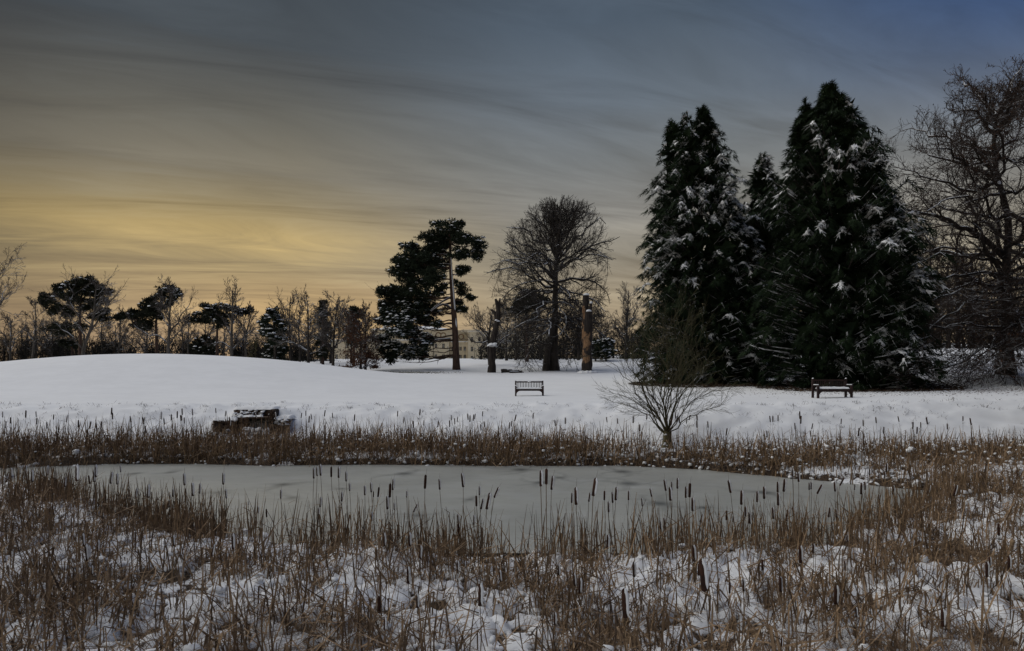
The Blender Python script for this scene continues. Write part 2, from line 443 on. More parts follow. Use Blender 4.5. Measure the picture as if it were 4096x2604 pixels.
def pond_sdf(x, y):
    """distance to the shoreline, negative on the ice"""
    best = np.full(np.shape(x), 1e9); inside = np.zeros(np.shape(x), dtype=bool)
    n = len(POND)
    for i in range(n):
        ax, ay = POND[i]; bx, by = POND[(i + 1) % n]
        ex, ey = bx - ax, by - ay
        tt = np.clip(((x - ax) * ex + (y - ay) * ey) / (ex * ex + ey * ey), 0, 1)
        best = np.minimum(best, np.hypot(x - ax - tt * ex, y - ay - tt * ey))
        c = ((ay > y) != (by > y)) & (x < ex * (y - ay) / (ey if ey != 0 else 1e-9) + ax)
        inside ^= c
    return np.where(inside, -best, best)

def sstep(v, a, b):
    q = np.clip((v - a) / (b - a), 0, 1); return q * q * (3 - 2 * q)

def shore_y(x):
    return np.interp(x, [-40, -17, -12, -5, 0, 4, 7, 10, 13, 20, 40], [24, 24.5, 25.4, 25.1, 24.9, 24.8, 24.0, 23.2, 23.2, 23.8, 25])

def lawn(x, y):
    z = np.interp(y, [20, 31.5, 36, 44, 60, 72, 88, 98, 112, 140, 250, 700], [1.8, 1.8, 1.84, 1.78, 2.3, 2.75, 3.40, 4.1, 5.05, 5.9, 6.9, 9.0])
    z = z + 0.015 * np.maximum(x, 0) * np.clip(1.6 - y / 100, 0, 1) + sstep(x, 22, 40) * 2.35 * sstep(y, 43, 70)
    z = z - 0.010 * np.clip(-x - 20, 0, 60) * sstep(y, 60, 90)
    # the smooth mound on the left
    g = np.exp(-0.5 * ((x + 33.5) / 14.0) ** 2 - 0.5 * ((y - 61) / np.where(y < 61, 11.5, 9.0)) ** 2)
    g2 = np.exp(-0.5 * ((x + 20.0) / 5.0) ** 2 - 0.5 * ((y - 63) / 9.0) ** 2)
    z = z + 2.62 * g + 0.28 * g2
    z = z + 0.10 * (fbm(x * 0.09, y * 0.09, 3, 3) - 0.5)
    return z

def H(x, y):
    x = np.asarray(x, dtype=np.float64); y = np.asarray(y, dtype=np.float64)
    d = pond_sdf(x, y)
    marsh = np.clip(d * 0.13, -0.35, 0.14)
    near = np.interp(y, [-12, -4, 0.5, 3.5, 5.6, 7.6], [2.3, 2.1, 1.85, 1.1, 0.38, 0.0])
    near = np.where(y < 7.6, near, 0.0)
    zn = marsh + near
    t = y - shore_y(x)
    w = sstep(t, 2.3, 7.4)
    zf = np.maximum(marsh, -0.4) + 0.03 * np.clip(t, 0, 6)
    zf = zf * (1 - w) + lawn(x, y) * w
    z = np.where(t > 0, zf, zn)
    tus = np.clip(sstep(t, 2.6, 3.6) * (1 - sstep(t, 7.0, 9.0)), 0, 1)
    lump = np.clip(0.75 - worley(x * 1.5, y * 1.1, 5), 0, 1) * 0.17 + (fbm(x * 2.6, y * 2.6, 11, 4) - 0.5) * 0.20
    z = z + tus * lump
    m = sstep(x, -13.5, -12.95) * (1 - sstep(x, -9.6, -9.0)) * sstep(y, 29.7, 29.9) * (1 - sstep(y, 33, 35))
    z = z + m * np.maximum(1.34 - z, 0)
    m = sstep(x, -12.9, -12.3) * (1 - sstep(x, -10.3, -9.5)) * sstep(y, 30.25, 30.45) * (1 - sstep(y, 33, 35))
    return z + m * np.maximum(1.78 - z, 0)

def h1(x, y): return float(H(np.array([x]), np.array([y]))[0])

def build_ground():
    ys = list(np.linspace(-30, 2, 14)) + list(np.linspace(2.5, 13, 44)) + list(np.linspace(13.3, 26, 40)) + list(np.arange(26.3, 34.0, 0.16))
    y = 34.3
    while y < 150: ys.append(y); y *= 1.019
    while y < 1600: ys.append(y); y *= 1.10
    ys = np.array(ys); s = np.linspace(-1, 1, 231)
    s = np.sign(s) * (0.72 * np.abs(s) + 0.28 * np.abs(s) ** 3)
    W = np.where(ys < 20, 28, np.abs(ys) * 1.25 + 3)
    X = s[None, :] * W[:, None]; Y = np.repeat(ys[:, None], len(s), axis=1)
    Z = H(X, Y)
    V = np.stack([X, Y, Z], axis=-1).reshape(-1, 3)
    r, c = np.meshgrid(np.arange(len(ys) - 1), np.arange(len(s) - 1), indexing='ij')
    b = r * len(s) + c
    q = np.stack([b, b + 1, b + len(s) + 1, b + len(s)], axis=-1).reshape(-1, 4)
    tag(link('ground', mesh('ground', V, [(q, 0)], M['snow_ground'], True)), 'smooth snow covering the park ground, bank and mound', kind='structure')
build_ground()

def build_ice():
    gx = np.arange(-21, 13.6, 0.13); gy = np.arange(13.0, 26.6, 0.13)
    X, Y = np.meshgrid(gx, gy)
    holes = [(283, 485, .55), (293, 498, .30), (404, 474, .62), (418, 516, .34), (521, 470, .7), (540, 483, .45), (622, 472, .7), (629, 484, .72),
             (660, 504, .62), (765, 493, .55), (134, 474, .5), (217, 493, .3), (170, 473, .35), (342, 489, .25), (560, 478, .4), (703, 508, .3), (470, 500, .3)]
    thin = np.zeros_like(X); rng = np.random.default_rng(5)
    for u, v, r in holes:
        Yc = CAMZ * F / (v - VH); Xc = (u - UC) / F * Yc
        dx, dy = X - Xc, Y - Yc; dd = np.hypot(dx, dy * 0.8); a = np.arctan2(dy, dx)
        sp = np.zeros_like(X)
        for k in range(6):
            a0 = rng.uniform(0, 2 * math.pi); ln = r * rng.uniform(1.4, 3.2)
            da = np.abs((a - a0 + 0.5 * np.sin(dd * 2.2 + k) + math.pi) % (2 * math.pi) - math.pi)
            sp = np.maximum(sp, np.clip(1 - da * dd / 0.13, 0, 1) * np.clip(1 - dd / ln, 0, 1) * 0.6)
        core = np.clip(1 - dd / (r * 0.62), 0, 1) ** 0.8
        thin = np.maximum(thin, np.maximum(core * 0.95, sp))
    V = np.stack([X, Y, np.zeros_like(X) + 0.012], axis=-1).reshape(-1, 3)
    nr, nc = X.shape
    keep = pond_sdf(X, Y) < 0.9
    r, c = np.meshgrid(np.arange(nr - 1), np.arange(nc - 1), indexing='ij'); b = r * nc + c
    kq = (keep[:-1, :-1] & keep[1:, 1:])
    q = np.stack([b, b + 1, b + nc + 1, b + nc], axis=-1)[kq]
    used = np.unique(q); mp = np.zeros(len(V), dtype=np.int64); mp[used] = np.arange(len(used))
    tag(link('pond_ice', mesh('pond_ice', V[used], [(mp[q], 0)], M['ice'], True, {'thin': thin.ravel()[used]})),
        'dull grey frozen pond with dark star shaped thaw marks', kind='structure')
build_ice()

# ---------------------------------------------------------------- the mansion behind the trees
def build_mansion():
    mpp = 0.3662
    def X(x, Y=250.0): return (325 + 0.08305 * x - UC) / F * Y
    def Z(y, Y=250.0): return CAMZ + (VH - (312.5 + 0.08305 * y)) / F * Y
    root = thing('mansion', 'pale cream country mansion with rows of small windows behind the trees', 'building', (X(1490), 250, 4.5))
    def bpart(name, boxes, mat, parent=None):
        g = Geo()
        for b in boxes: g.box(*b)
        V, Fc = g.out(); o = link(name, mesh(name, V - np.array(root.location), Fc, mat), parent or root); return o
    zb = 4.2
    # long front range, the set back range to its right and the tall right wing
    bpart('wall', [(X(80), X(1490), 250, 268, zb, Z(335))], M['render'])
    bpart('wall', [(X(1490) + .01, X(1722, 253), 253, 267, zb, Z(356, 253))], M['render'])
    bpart('wall', [(X(1722, 248), X(2700, 248), 248, 272, zb, Z(234, 248))], M['render'])
    bpart('attic', [(X(560, 256), X(1545, 256), 256, 266.5, Z(336), Z(215, 256)), (X(1550, 258), X(1735, 258), 258, 266.4, Z(360), Z(222, 258))], M['render'])
    bpart('cornice', [(X(80), X(1490) + .35, 249.6, 250.5, Z(350), Z(334)), (X(550, 256), X(1550, 256), 255.5, 267, Z(218, 256), Z(205, 256)),
                      (X(1552, 258), X(1740, 258), 257.6, 266.9, Z(224, 258), Z(212, 258)),
                      (X(1715, 248), X(2705, 248), 247.5, 272.5, Z(240, 248), Z(228, 248))], M['render_trim'])
    bpart('string_course', [(X(1722, 248), X(2700, 248), 247.86, 248.1, Z(500, 248), Z(492, 248)), (X(80), X(1490), 249.88, 250.1, Z(463), Z(457))], M['render_trim'])
    bpart('parapet', [(X(1640, 251), X(1860, 251), 251, 262, Z(229, 248), Z(206, 251)), (X(1960, 251), X(2300, 251), 251, 262, Z(229, 248), Z(212, 251))], M['render_trim'])
    for i, (x, w) in enumerate([(1310, 10), (1482, 10), (1300, 4)]):
        bpart('pilaster', [(X(x) - 0.3, X(x) + 0.3, 249.9, 250.05, zb, Z(352))], M['render_trim'])
    # hipped, snow covered roof
    x0, x1, y0, y1 = X(540, 256), X(1560, 256), 255.2, 267.2; z0, z1 = Z(204.5, 256), Z(160, 260); ix = 11.0
    V = np.array([(x0, y0, z0), (x1, y0, z0), (x1, y1, z0), (x0, y1, z0), (x0 + ix, 261, z1), (x1 - ix, 261, z1)])
    rf = part('roof', root, V, [(np.array([(0, 1, 5, 4), (2, 3, 4, 5)]), 0), (np.array([(1, 2, 5), (3, 0, 4)]), 0), (np.array([(3, 2, 1, 0)]), 0)], M['snow_tree'])
    bpart('snow_ledge', [(X(80), X(1490) + .4, 249.5, 255.2, Z(334) + .01, Z(326)), (X(1490) + .45, X(1725, 253), 252.5, 257.4, Z(356, 253) + .01, Z(346, 253)),
                         (X(1730, 248), X(2700, 248), 247.6, 250.8, Z(228, 248) + .01, Z(224, 248))], M['snow_tree'])
    # windows: frame > pane, glazing bars
    def win_meshes(w, h):
        f = Geo()
        f.box(-w / 2 - .12, w / 2 + .12, -.10, 0, -.2, -.02); f.box(-w / 2 - .1, -w / 2, -.07, 0, -.02, h); f.box(w / 2, w / 2 + .1, -.07, 0, -.02, h)
        f.box(-w / 2 - .1, w / 2 + .1, -.071, 0, h, h + .12)
        p = Geo(); p.box(-w / 2, w / 2, -.02, .0, -.02, h)
        b = Geo(); b.box(-.035, .035, -.05, -.021, -.02, h)
        for k in (1, 2): b.box(-w / 2, w / 2, -.048, -.021, h * k / 3 - .03, h * k / 3 + .03)
        return [mesh(n, *g.out(), m) for n, g, m in (('window', f, M['render_trim']), ('pane', p, M['glass']), ('glazing_bar', b, M['window_white']))]
    W1 = win_meshes(0.85, 1.45); W2 = win_meshes(0.9, 1.75)
    L = np.array(root.location)
    def win(x, y, Yp, W):
        o = link('window', W[0], root, Vector((X(x, Yp) - L[0], Yp - L[1], Z(y, Yp) - L[2])))
        link('pane', W[1], o); link('glazing_bar', W[2], o)
    for x in (140, 260, 380, 500, 620, 735, 850, 970, 1089, 1200, 1332, 1425): win(x, 562, 250, W2)
    for x in (140, 260, 380, 500, 620, 735, 850, 970, 1089, 1210, 1335, 1427): win(x, 432, 250, W2)
    for x in (1527, 1632, 1683): win(x, 557, 253, W1)
    for x in (1540, 1633, 1683): win(x, 458, 253, W1)
    for x in range(1770, 2640, 92):
        for y in (354, 468, 572): win(x, y, 248, W2 if y < 500 else W1)
    # round plaster wreaths on the attic
    th = np.arange(14) * 2 * math.pi / 14
    for x, y, Yp in ((1365, 272, 256), (1423, 275, 256), (1640, 292, 258), (1000, 272, 256), (880, 272, 256)):
        V = []
        for k in range(14):
            for q in range(4):
                rr = 0.95 + 0.2 * math.cos(q * math.pi / 2); V.append((rr * math.cos(th[k]), -0.02 - 0.2 * math.sin(q * math.pi / 2), rr * math.sin(th[k])))
        fs = [(k * 4 + q, k * 4 + (q + 1) % 4, ((k + 1) % 14) * 4 + (q + 1) % 4, ((k + 1) % 14) * 4 + q) for k in range(14) for q in range(4)]
        link('wreath', mesh('wreath', np.array(V), [(np.array(fs), 0)], M['reed']), root, Vector((X(x, Yp) - L[0], Yp - .02 - L[1], Z(y, Yp) - L[2])))
    # low brick wall in front, with snow along its top
    w = thing('garden_wall', 'low red brick garden wall topped with snow in front of the mansion', 'wall', (X(1660, 235), 235, 5))
    g = Geo(); g.box(X(1490, 235), X(1835, 235), 235, 235.5, 4.5, Z(570, 235)); V, Fc = g.out(); part('wall_body', w, V, Fc, M['brick'])
    g = Geo(); g.box(X(1488, 235), X(1838, 235), 234.9, 235.6, Z(570, 235) + .003, Z(564, 235)); V, Fc = g.out(); part('snow_cap', w, V, Fc, M['snow'])
    # lamp posts

    posts = [(895, 460, 600, 'slim black lamp post left of the big pine trunk, under its snowy lower boughs'),
             (1160, 545, 600, 'short black post under the tip of the big pine lower boughs'),
             (1480, 405, 582, 'tall black lamp post just left of the big pine trunk'),
             (1497, 437, 582, 'shorter black lamp post touching the left edge of the big pine trunk'),
             (1686, 430, 560, 'black lamp post right of the big pine trunk before the set back range'),
             (1803, 420, 576, 'black lamp post in front of the tall right wing of the mansion')]
    for x, ya, yb, lab in posts:
        Yp = 228.0; bx = X(x, Yp); zt = Z(ya, Yp); z0 = h1(bx, Yp)
        r = thing('lamp_post', lab, 'lamp post', (bx, Yp, z0), group='lamp posts along the drive')
        def cyl(prof):
            P = np.array([[(bx, Yp, z) for z, _ in prof]]); R_ = np.array([[q for _, q in prof]]); return tubes(P, R_, 8)
        hh = zt - 0.75
        V, q = cyl([(z0 - .1, .16), (z0 + .5, .15), (z0 + .6, .085), (hh - .1, .065), (hh, .11)]); part('post', r, V, [(q, 0)], M['lamp_metal'], True)
        V, q = cyl([(hh + .002, .10), (hh + .45, .19), (hh + .46, .02)]); lan = part('lantern', r, V, [(q, 0)], M['lantern'])
        V, q = cyl([(hh + .47, .22), (hh + .62, .08), (zt, .015)]); part('lantern_cap', r, V, [(q, 0)], M['lamp_metal'])
build_mansion()
# ---------------------------------------------------------------- bare trees
def lens(P): return np.linalg.norm(np.diff(P, axis=1), axis=2).sum(axis=1)

def bare_tree(name, label, base, trunk, tr, limbs, lr, cfg, mats, seed, group=None, rots=(0.0,), env=None, root=None):
    """trunk: points (n,3); limbs: list of point lists; cfg: list of levels (n, t0, t1, angle, length, K, wiggle, up, rr, sides)"""
    rng = np.random.default_rng(seed)
    r = root or thing(name, label, 'tree', base, group=group)
    TP = resample(trunk, 14)[None]; TR = np.interp(np.linspace(0, 1, 14), np.linspace(0, 1, len(tr)), tr)[None]
    g = Geo()
    # flared, fluted foot
    V, q = tubes(TP, TR, 10)
    a = np.arctan2(V[:, 1] - base[1], V[:, 0] - base[0]); hgt = V[:, 2] - base[2]
    fl = 1 + 0.45 * np.exp(-np.maximum(hgt, 0) / (1.6 * tr[0])) * (0.6 + 0.4 * np.sin(a * 5 + seed))
    ctr = np.repeat(TP[0], 10, axis=0)
    V = ctr + (V - ctr) * np.stack([fl, fl, np.ones_like(fl)], axis=1)
    g.add(V, q)
    L1 = []; R1 = []
    for li, l in enumerate(limbs):
        P0 = resample(np.array(l), 9)
        for k, ra in enumerate(rots):
            P = rot_about(P0, np.array([P0[0, 0] if k == 0 else trunk[0][0], trunk[0][1], 0]), ra + (0.25 * rng.normal() if k else 0.0)) if k else P0.copy()
            if k:   # start on the trunk at the limb's own height
                tz = P0[0, 2]; tx = np.array([np.interp(tz, TP[0, :, 2], TP[0, :, i]) for i in range(3)])
                Q = P0 - P0[0]; ca, sa = math.cos(ra + 0.3 * rng.normal()), math.sin(ra + 0.3 * rng.normal())
                P = np.stack([Q[:, 0] * ca - Q[:, 1] * sa, Q[:, 0] * sa + Q[:, 1] * ca, Q[:, 2] * rng.uniform(0.85, 1.1)], axis=1) + tx
            P[1:] += rng.normal(size=(8, 3)) * 0.02 * np.linalg.norm(P[-1] - P[0])
            rb = lr[li] if isinstance(lr, (list, tuple)) else lr
            L1.append(P); R1.append(rb * np.linspace(1, 0.28, 9) * rng.uniform(0.8, 1.1))
    P = np.array(L1); R = np.array(R1)
    V, q = tubes(P, R, 6); g.add(V, q)
    V, F_ = g.out(); part('trunk', r, V, F_, mats[0], True)
    g = Geo(); lev = (P, R); tips = None
    for n, t0, t1, ang, lf, K, wig, up, rr, S, rmin in cfg:
        C, CR = spawn(lev[0], lev[1], n, t0, t1, ang, lf, K, wig, up, rr, rng, rmin)
        # carry each parent on from its tip
        C2, CR2 = spawn(lev[0], lev[1], 1, 0.97, 1.0, 0.25, lf * 1.2, K, wig, up, 0.9, rng, rmin)
        C = np.concatenate([C, C2]); CR = np.concatenate([CR, CR2])
        if env is not None: C = env(C)
        V, q = tubes(C, CR, S); g.add(V, q); lev = (C, CR)
    tips = lev[0]
    V, F_ = g.out(); part('crown', r, V, F_, mats[1], True)
    return r, tips, (P, R)

def leaf_quads(C, size, rng, droop=0.3):
    """small folded leaf blades at the points C"""
    N = len(C); d = unit(rng.normal(size=(N, 3)) + np.array([0, 0, -droop])); s = unit(np.cross(d, rng.normal(size=(N, 3))))
    L = size * (0.6 + 0.8 * rng.random(N))[:, None]
    a = C; b = C + d * L * 0.5 + s * L * 0.3; c = C + d * L; e = C + d * L * 0.5 - s * L * 0.3
    V = np.stack([a, b, c, e], axis=1).reshape(-1, 3); i = np.arange(N)[:, None] * 4
    return V, np.concatenate([i, i + 1, i + 2, i + 3], axis=1)

def crop(ox, oy, sc):
    return lambda x, y: ((ox + x * sc) / 4.0, (oy + y * sc) / 4.0)
c1 = crop(0, 950, 1000 / 2355.0); c2 = crop(850, 1050, 1000 / 2355.0); c3 = crop(1450, 800, 1050 / 2296.0)
o1 = crop(3500, 200, 596 / 1304.0); o2 = crop(3500, 850, 596 / 1304.0); cw = crop(2400, 1200, 500 / 1276.0)

def line(cr, pts, Y, dy=0.0):
    """polyline seen at the given crop points; dy: how far it runs away from (+) or towards (-) the viewer at its end"""
    n = len(pts); return [at(*cr(*p), Y + dy * (i / max(n - 1, 1)) ** 1.3) for i, p in enumerate(pts)]

def foot(cr, x, y, Y, sink=0.25):
    b = at(*cr(x, y), Y); b[2] = h1(b[0], b[1]) ; return b

# the tall beech in the middle of the lawn
def build_beech():
    Y = 88.0; b = foot(c3, 1668, 1460, Y)
    tr = [np.array([b[0], Y, b[2] - 0.3])] + line(c3, [(1672, 1300), (1685, 1100), (1686, 900), (1688, 700), (1692, 560), (1700, 480), (1712, 380), (1722, 250), (1728, 130)], Y)
    Ls = [[(1680, 760), (1580, 740), (1480, 680), (1400, 620), (1230, 600), (1090, 640)], [(1690, 560), (1600, 500), (1500, 440), (1400, 370), (1290, 350)],
          [(1700, 500), (1640, 380), (1560, 270), (1515, 150)], [(1695, 480), (1650, 300), (1640, 150), (1600, 40)], [(1710, 400), (1730, 250), (1750, 120), (1765, 5)],
          [(1710, 490), (1800, 300), (1860, 140), (1900, 20)], [(1710, 520), (1850, 350), (1960, 250), (2050, 170), (2120, 190)],
          [(1705, 630), (1800, 560), (1950, 440), (2050, 420), (2140, 480)], [(1700, 720), (1850, 680), (2000, 700), (2100, 760), (2165, 850)],
          [(1690, 790), (1800, 790), (1950, 840), (2050, 900), (2110, 980)], [(1670, 1090), (1560, 1040), (1480, 1040), (1440, 1090), (1350, 1090), (1240, 1200)],
          [(1685, 800), (1560, 790), (1430, 800), (1300, 860), (1220, 900)], [(1690, 700), (1500, 560), (1380, 480), (1250, 440)], [(1690, 980), (1800, 1010), (1870, 1080), (1960, 1180)],
          [(1690, 640), (1560, 560), (1430, 530), (1300, 520), (1170, 560)], [(1705, 450), (1760, 300), (1950, 150), (2010, 90)],
          [(1690, 860), (1850, 900), (2000, 1000), (2100, 1120)], [(1685, 900), (1550, 900), (1400, 960), (1300, 1080)], [(1685, 1000), (1800, 1080), (1900, 1200), (1980, 1320)], [(1685, 950), (1500, 980), (1380, 1080), (1320, 1220)], [(1680, 1080), (1560, 1150), (1440, 1260), (1380, 1380)]]
    dys = [2, -3, 2, -2, 1, -2, 3, -3, 2, -3, -3, 3, 3, -3, -2, 2, 2, -2, -2, 3, 2]
    limbs = [line(c3, l, Y, d) for l, d in zip(Ls, dys)]
    lr = [.20, .18, .16, .16, .15, .18, .18, .18, .18, .16, .2, .16, .16, .13, .15, .15, .13, .13, .1, .12, .1]
    cfg = [(11, .15, .98, .75, .50, 5, .16, .03, .5, 4, .034), (7, .12, 1, .7, .50, 3, .2, .05, .6, 3, .022), (4, .1, 1, .65, .66, 2, .2, .03, .7, 3, .0185)]
    def envw(C):
        # the crown is a broad egg: twigs that overshoot it are shortened
        v = (VH - F * (C[..., 2] - CAMZ) / Y) * 4; yy = (v - 800) * 2296 / 1050; w = np.interp(yy, [-40, 0, 60, 150, 300, 450, 650, 850, 1000, 1250, 1450], [60, 200, 310, 400, 490, 540, 590, 580, 530, 450, 360]) * 1050 / 2296 / 4 / F * Y
        cx = np.interp(yy, [0, 400, 800, 1200], [at(*c3(1740, 0), Y)[0], at(*c3(1690, 0), Y)[0], at(*c3(1640, 0), Y)[0], at(*c3(1640, 0), Y)[0]])
        return cx, w
    def env(C):
        rr = np.random.default_rng(len(C)); tol = rr.uniform(.84, 1.10, len(C)); zt = at(0, 198, Y)[2]
        for _ in range(5):
            cx, w = envw(C[:, -1]); bad = (np.hypot(C[:, -1, 0] - cx, C[:, -1, 1] - Y) > w * tol) | (C[:, -1, 2] > zt - (1 - tol) * 6)
            C = np.where(bad[:, None, None], C[:, :1] + (C - C[:, :1]) * .66, C)
        return C
    r, tips, _ = bare_tree('beech_tree', 'tall broad bare beech tree in the middle of the lawn', b, tr, [.78, .52, .44, .40, .36, .30, .22, .12, .05], limbs, lr, cfg,
                           (M['bark_dark'], M['twig_dark']), 21, rots=(0.0, 1.0, 2.1), env=env)
    # second stem leaning against the main trunk, with a brown skirt of ivy
    P = np.array(line(c3, [(1602, 1455), (1615, 1330), (1640, 1230), (1662, 1120), (1675, 980)], Y - .8)); P[0, 2] = b[2] - .3
    V, q = tubes(resample(P, 10)[None], np.linspace(.5, .24, 10)[None], 9); part('second_stem', r, V, [(q, 0)], M['bark_dark'], True)
build_beech()

# the oak at the right edge
def build_oak():
    Y = 52.0; u, v = o2(1150, 1190); bx = (u - UC) / F * Y; b = np.array([bx, Y, h1(bx, Y)])
    tr = [np.array([bx, Y, b[2] - .3])] + line(o2, [(1150, 900), (1150, 640), (1140, 450), (1145, 330), (1185, 170), (1195, 20), (1105, -130), (1062, -300), (1038, -520), (1022, -720), (1060, -880), (1120, -1000), (1200, -1150)], Y)
    f = lambda pts: [(x, y - 1422) for x, y in pts]
    Ls = [[(1140, 400), (960, 290), (800, 160), (640, 90), (450, 20), (250, -40)], [(1140, 380), (1050, 190), (920, 40), (800, -130), (640, -250)],
          [(1150, 560), (1060, 520), (960, 500), (860, 520), (760, 550), (650, 560), (480, 530), (400, 540)],
          [(1150, 690), (1060, 690), (960, 640), (820, 560), (700, 440), (600, 400), (480, 330), (420, 200)],
          [(1150, 690), (900, 670), (780, 680), (620, 720), (480, 770), (380, 800), (240, 820)],
          [(1150, 1000), (920, 990), (800, 1000), (680, 970), (540, 980), (430, 940), (330, 920)],
          [(1320, 1040), (1170, 1100), (1080, 1150), (900, 1210), (820, 1240), (640, 1350), (450, 1380), (320, 1480)],
          [(1320, 880), (1200, 960), (1060, 1080), (980, 1230), (960, 1330)], [(1150, 900), (1000, 960), (880, 880), (700, 940), (520, 920)],
          f([(1040, 1050), (930, 920), (880, 820), (780, 740), (720, 690)]), f([(1040, 950), (850, 1020), (720, 990), (680, 880), (560, 830)]),
          f([(1020, 720), (960, 640), (940, 560), (840, 500), (700, 530)]), f([(1060, 570), (1110, 470), (1180, 300), (1290, 140)]), f([(1040, 620), (1000, 560), (960, 420), (900, 370)]),
          f([(1060, 1150), (900, 1250), (700, 1180), (550, 1140), (400, 1100), (240, 1020)]), f([(1110, 1260), (950, 1260), (780, 1300), (600, 1330), (450, 1420)]),
          f([(1050, 1120), (800, 1000), (600, 950), (420, 900), (380, 830)]), f([(1110, 480), (1230, 360), (1320, 300)]), f([(1180, 1430), (1300, 1470), (1450, 1400), (1600, 1300)]),
          [(1150, 600), (1300, 600), (1500, 560), (1700, 480)], [(1150, 330), (1280, 380), (1400, 300), (1600, 200)], f([(1060, 900), (1180, 800), (1350, 650), (1500, 560)]),
          f([(1040, 760), (1150, 640), (1260, 420), (1330, 300)]), [(1150, 820), (1260, 900), (1350, 1120), (1420, 1330)], [(1310, 1020), (1200, 1180), (1120, 1330), (1000, 1420)],
          [(1150, 700), (900, 760), (700, 860), (520, 1000), (430, 1200)],
          [(1250, 850), (1150, 1100), (1000, 1250), (860, 1380), (700, 1440)], [(1150, 640), (850, 600), (600, 640), (400, 720), (300, 860)], [(1150, 500), (900, 380), (640, 300), (420, 330), (300, 460)]]
    dys = [-3, 2, -4, 3, -5, -4, -7, -5, 4, 2, -3, -2, 2, -2, 3, -4, 3, -2, 3, -4, 4, 3, -2, -6, -7, -4, -7, -3, 3]
    limbs = [line(o2, l, Y, d) for l, d in zip(Ls, dys)]
    lr = [.24, .2, .15, .22, .15, .15, .16, .11, .13, .14, .14, .13, .15, .11, .16, .15, .15, .11, .2, .2, .2, .18, .15, .12, .11, .13, .11, .12, .14]
    cfg = [(13, .10, .98, .85, .42, 5, .26, .0, .5, 3, .024), (7, .12, 1, .8, .52, 3, .3, .0, .6, 3, .018), (4, .1, 1, .8, .60, 2, .32, .02, .7, 3, .0145)]
    r, tips, _ = bare_tree('oak_tree', 'huge dark bare oak with crooked snow lined limbs at the right edge', b, tr, [.62, .44, .38, .34, .30, .26, .23, .2, .17, .12, .07, .03], limbs, lr, cfg,
                           (M['bark_oak'], M['twig_oak']), 33, rots=(0.0, 1.4))
    rng = np.random.default_rng(3); C = tips[:, -1]
    w = fbm(C[:, 0] * .35, C[:, 2] * .35, 8, 3); keep = rng.random(len(C)) < np.clip((w - .38) * 2.4 + np.where(C[:, 2] < 9, .2, 0), .03, .5)
    V, q = leaf_quads(C[keep], 0.115, rng); o = part('dead_leaves', r, V, [(q, 0)], M['oak_leaf']); o['kind'] = 'stuff'
    # fallen leaves on the snow under the tree, crowded to imitate shade there
    N = 11000; x = rng.normal(30, 8.0, N); y = 33 + 19 * np.sqrt(rng.random(N)); m = (x > 13) & (x < 48); x, y = x[m], y[m]
    z = H(x, y) + .015; C = np.stack([x, y, z], 1); V, q = leaf_quads(C, 0.11, rng, 0.0)
    V = V.reshape(-1, 4, 3); V[:, :, 2] = C[:, 2:3] + np.abs(V[:, :, 2] - C[:, 2:3]) * 0.25; V = V.reshape(-1, 3)
    tag(link('fallen_leaves', mesh('fallen_leaves', V, [(q, 0)], M['oak_leaf'])), 'brown fallen oak leaves scattered over the snow, crowded to imitate shade', 'leaves', kind='stuff')
build_oak()

# many stemmed willow on the far shore
def build_willow():
    Y = 27.4; u, v = cw(690, 1470); bx = (u - UC) / F * Y; b = np.array([bx, Y, h1(bx, Y)])
    tr = [np.array([bx, Y, b[2] - .2])] + line(cw, [(688, 1420), (690, 1380), (692, 1340)], Y)
    Ls = [[(680, 1390), (640, 1290), (560, 1180), (420, 1080), (300, 1000), (140, 960)], [(680, 1370), (600, 1230), (480, 1050), (420, 880), (330, 720), (230, 600)],
          [(680, 1370), (570, 1190), (400, 1010), (330, 880), (190, 760), (70, 600)], [(690, 1340), (640, 1200), (560, 960), (520, 760), (480, 600), (460, 440)],
          [(690, 1340), (650, 1150), (630, 900), (580, 640), (540, 480), (515, 200)], [(690, 1340), (660, 1180), (660, 900), (640, 640), (610, 330), (600, 200)],
          [(690, 1340), (690, 1100), (715, 900), (680, 720), (650, 480), (690, 240)], [(700, 1340), (720, 1150), (720, 950), (700, 750), (760, 500), (790, 130)],
          [(700, 1340), (750, 1100), (800, 870), (800, 700), (850, 500), (920, 180)], [(700, 1340), (740, 1150), (780, 1000), (920, 900), (1050, 680), (1060, 560)],
          [(700, 1350), (800, 1270), (900, 1190), (1010, 1140), (1200, 1085), (1276, 1045)], [(700, 1340), (780, 1060), (900, 900), (960, 620), (990, 400)],
          [(700, 1345), (820, 1140), (960, 1000), (1120, 930), (1260, 880)], [(680, 1380), (540, 1190), (380, 1120), (240, 1090), (130, 1020)],
          [(690, 1350), (560, 1120), (480, 960), (400, 800), (320, 660), (300, 540)], [(700, 1350), (900, 1060), (960, 880), (1020, 800), (1070, 700)],
          [(685, 1360), (600, 1100), (470, 880), (380, 700), (360, 560)], [(690, 1340), (700, 1000), (780, 800), (830, 600), (850, 330)]]
    dys = [.5, -.9, .6, .9, -1, 1.1, -.8, .9, -1, .7, -.7, 1.2, -.5, .8, 1.3, 1.5, -1.4, 1.4]
    limbs = [line(cw, l, Y, d) for l, d in zip(Ls, dys)]
    cfg = [(12, .15, .98, .55, .40, 5, .09, .04, .5, 3, .0075), (6, .12, 1, .6, .55, 3, .11, .05, .7, 3, .0055)]
    bare_tree('willow_tree', 'small bare many stemmed willow on the far shore of the pond', b, tr, [.2, .17, .15], limbs, [.036] * 4 + [.03] * 14, cfg, (M['bark_willow'], M['bark_willow']), 44)
build_willow()

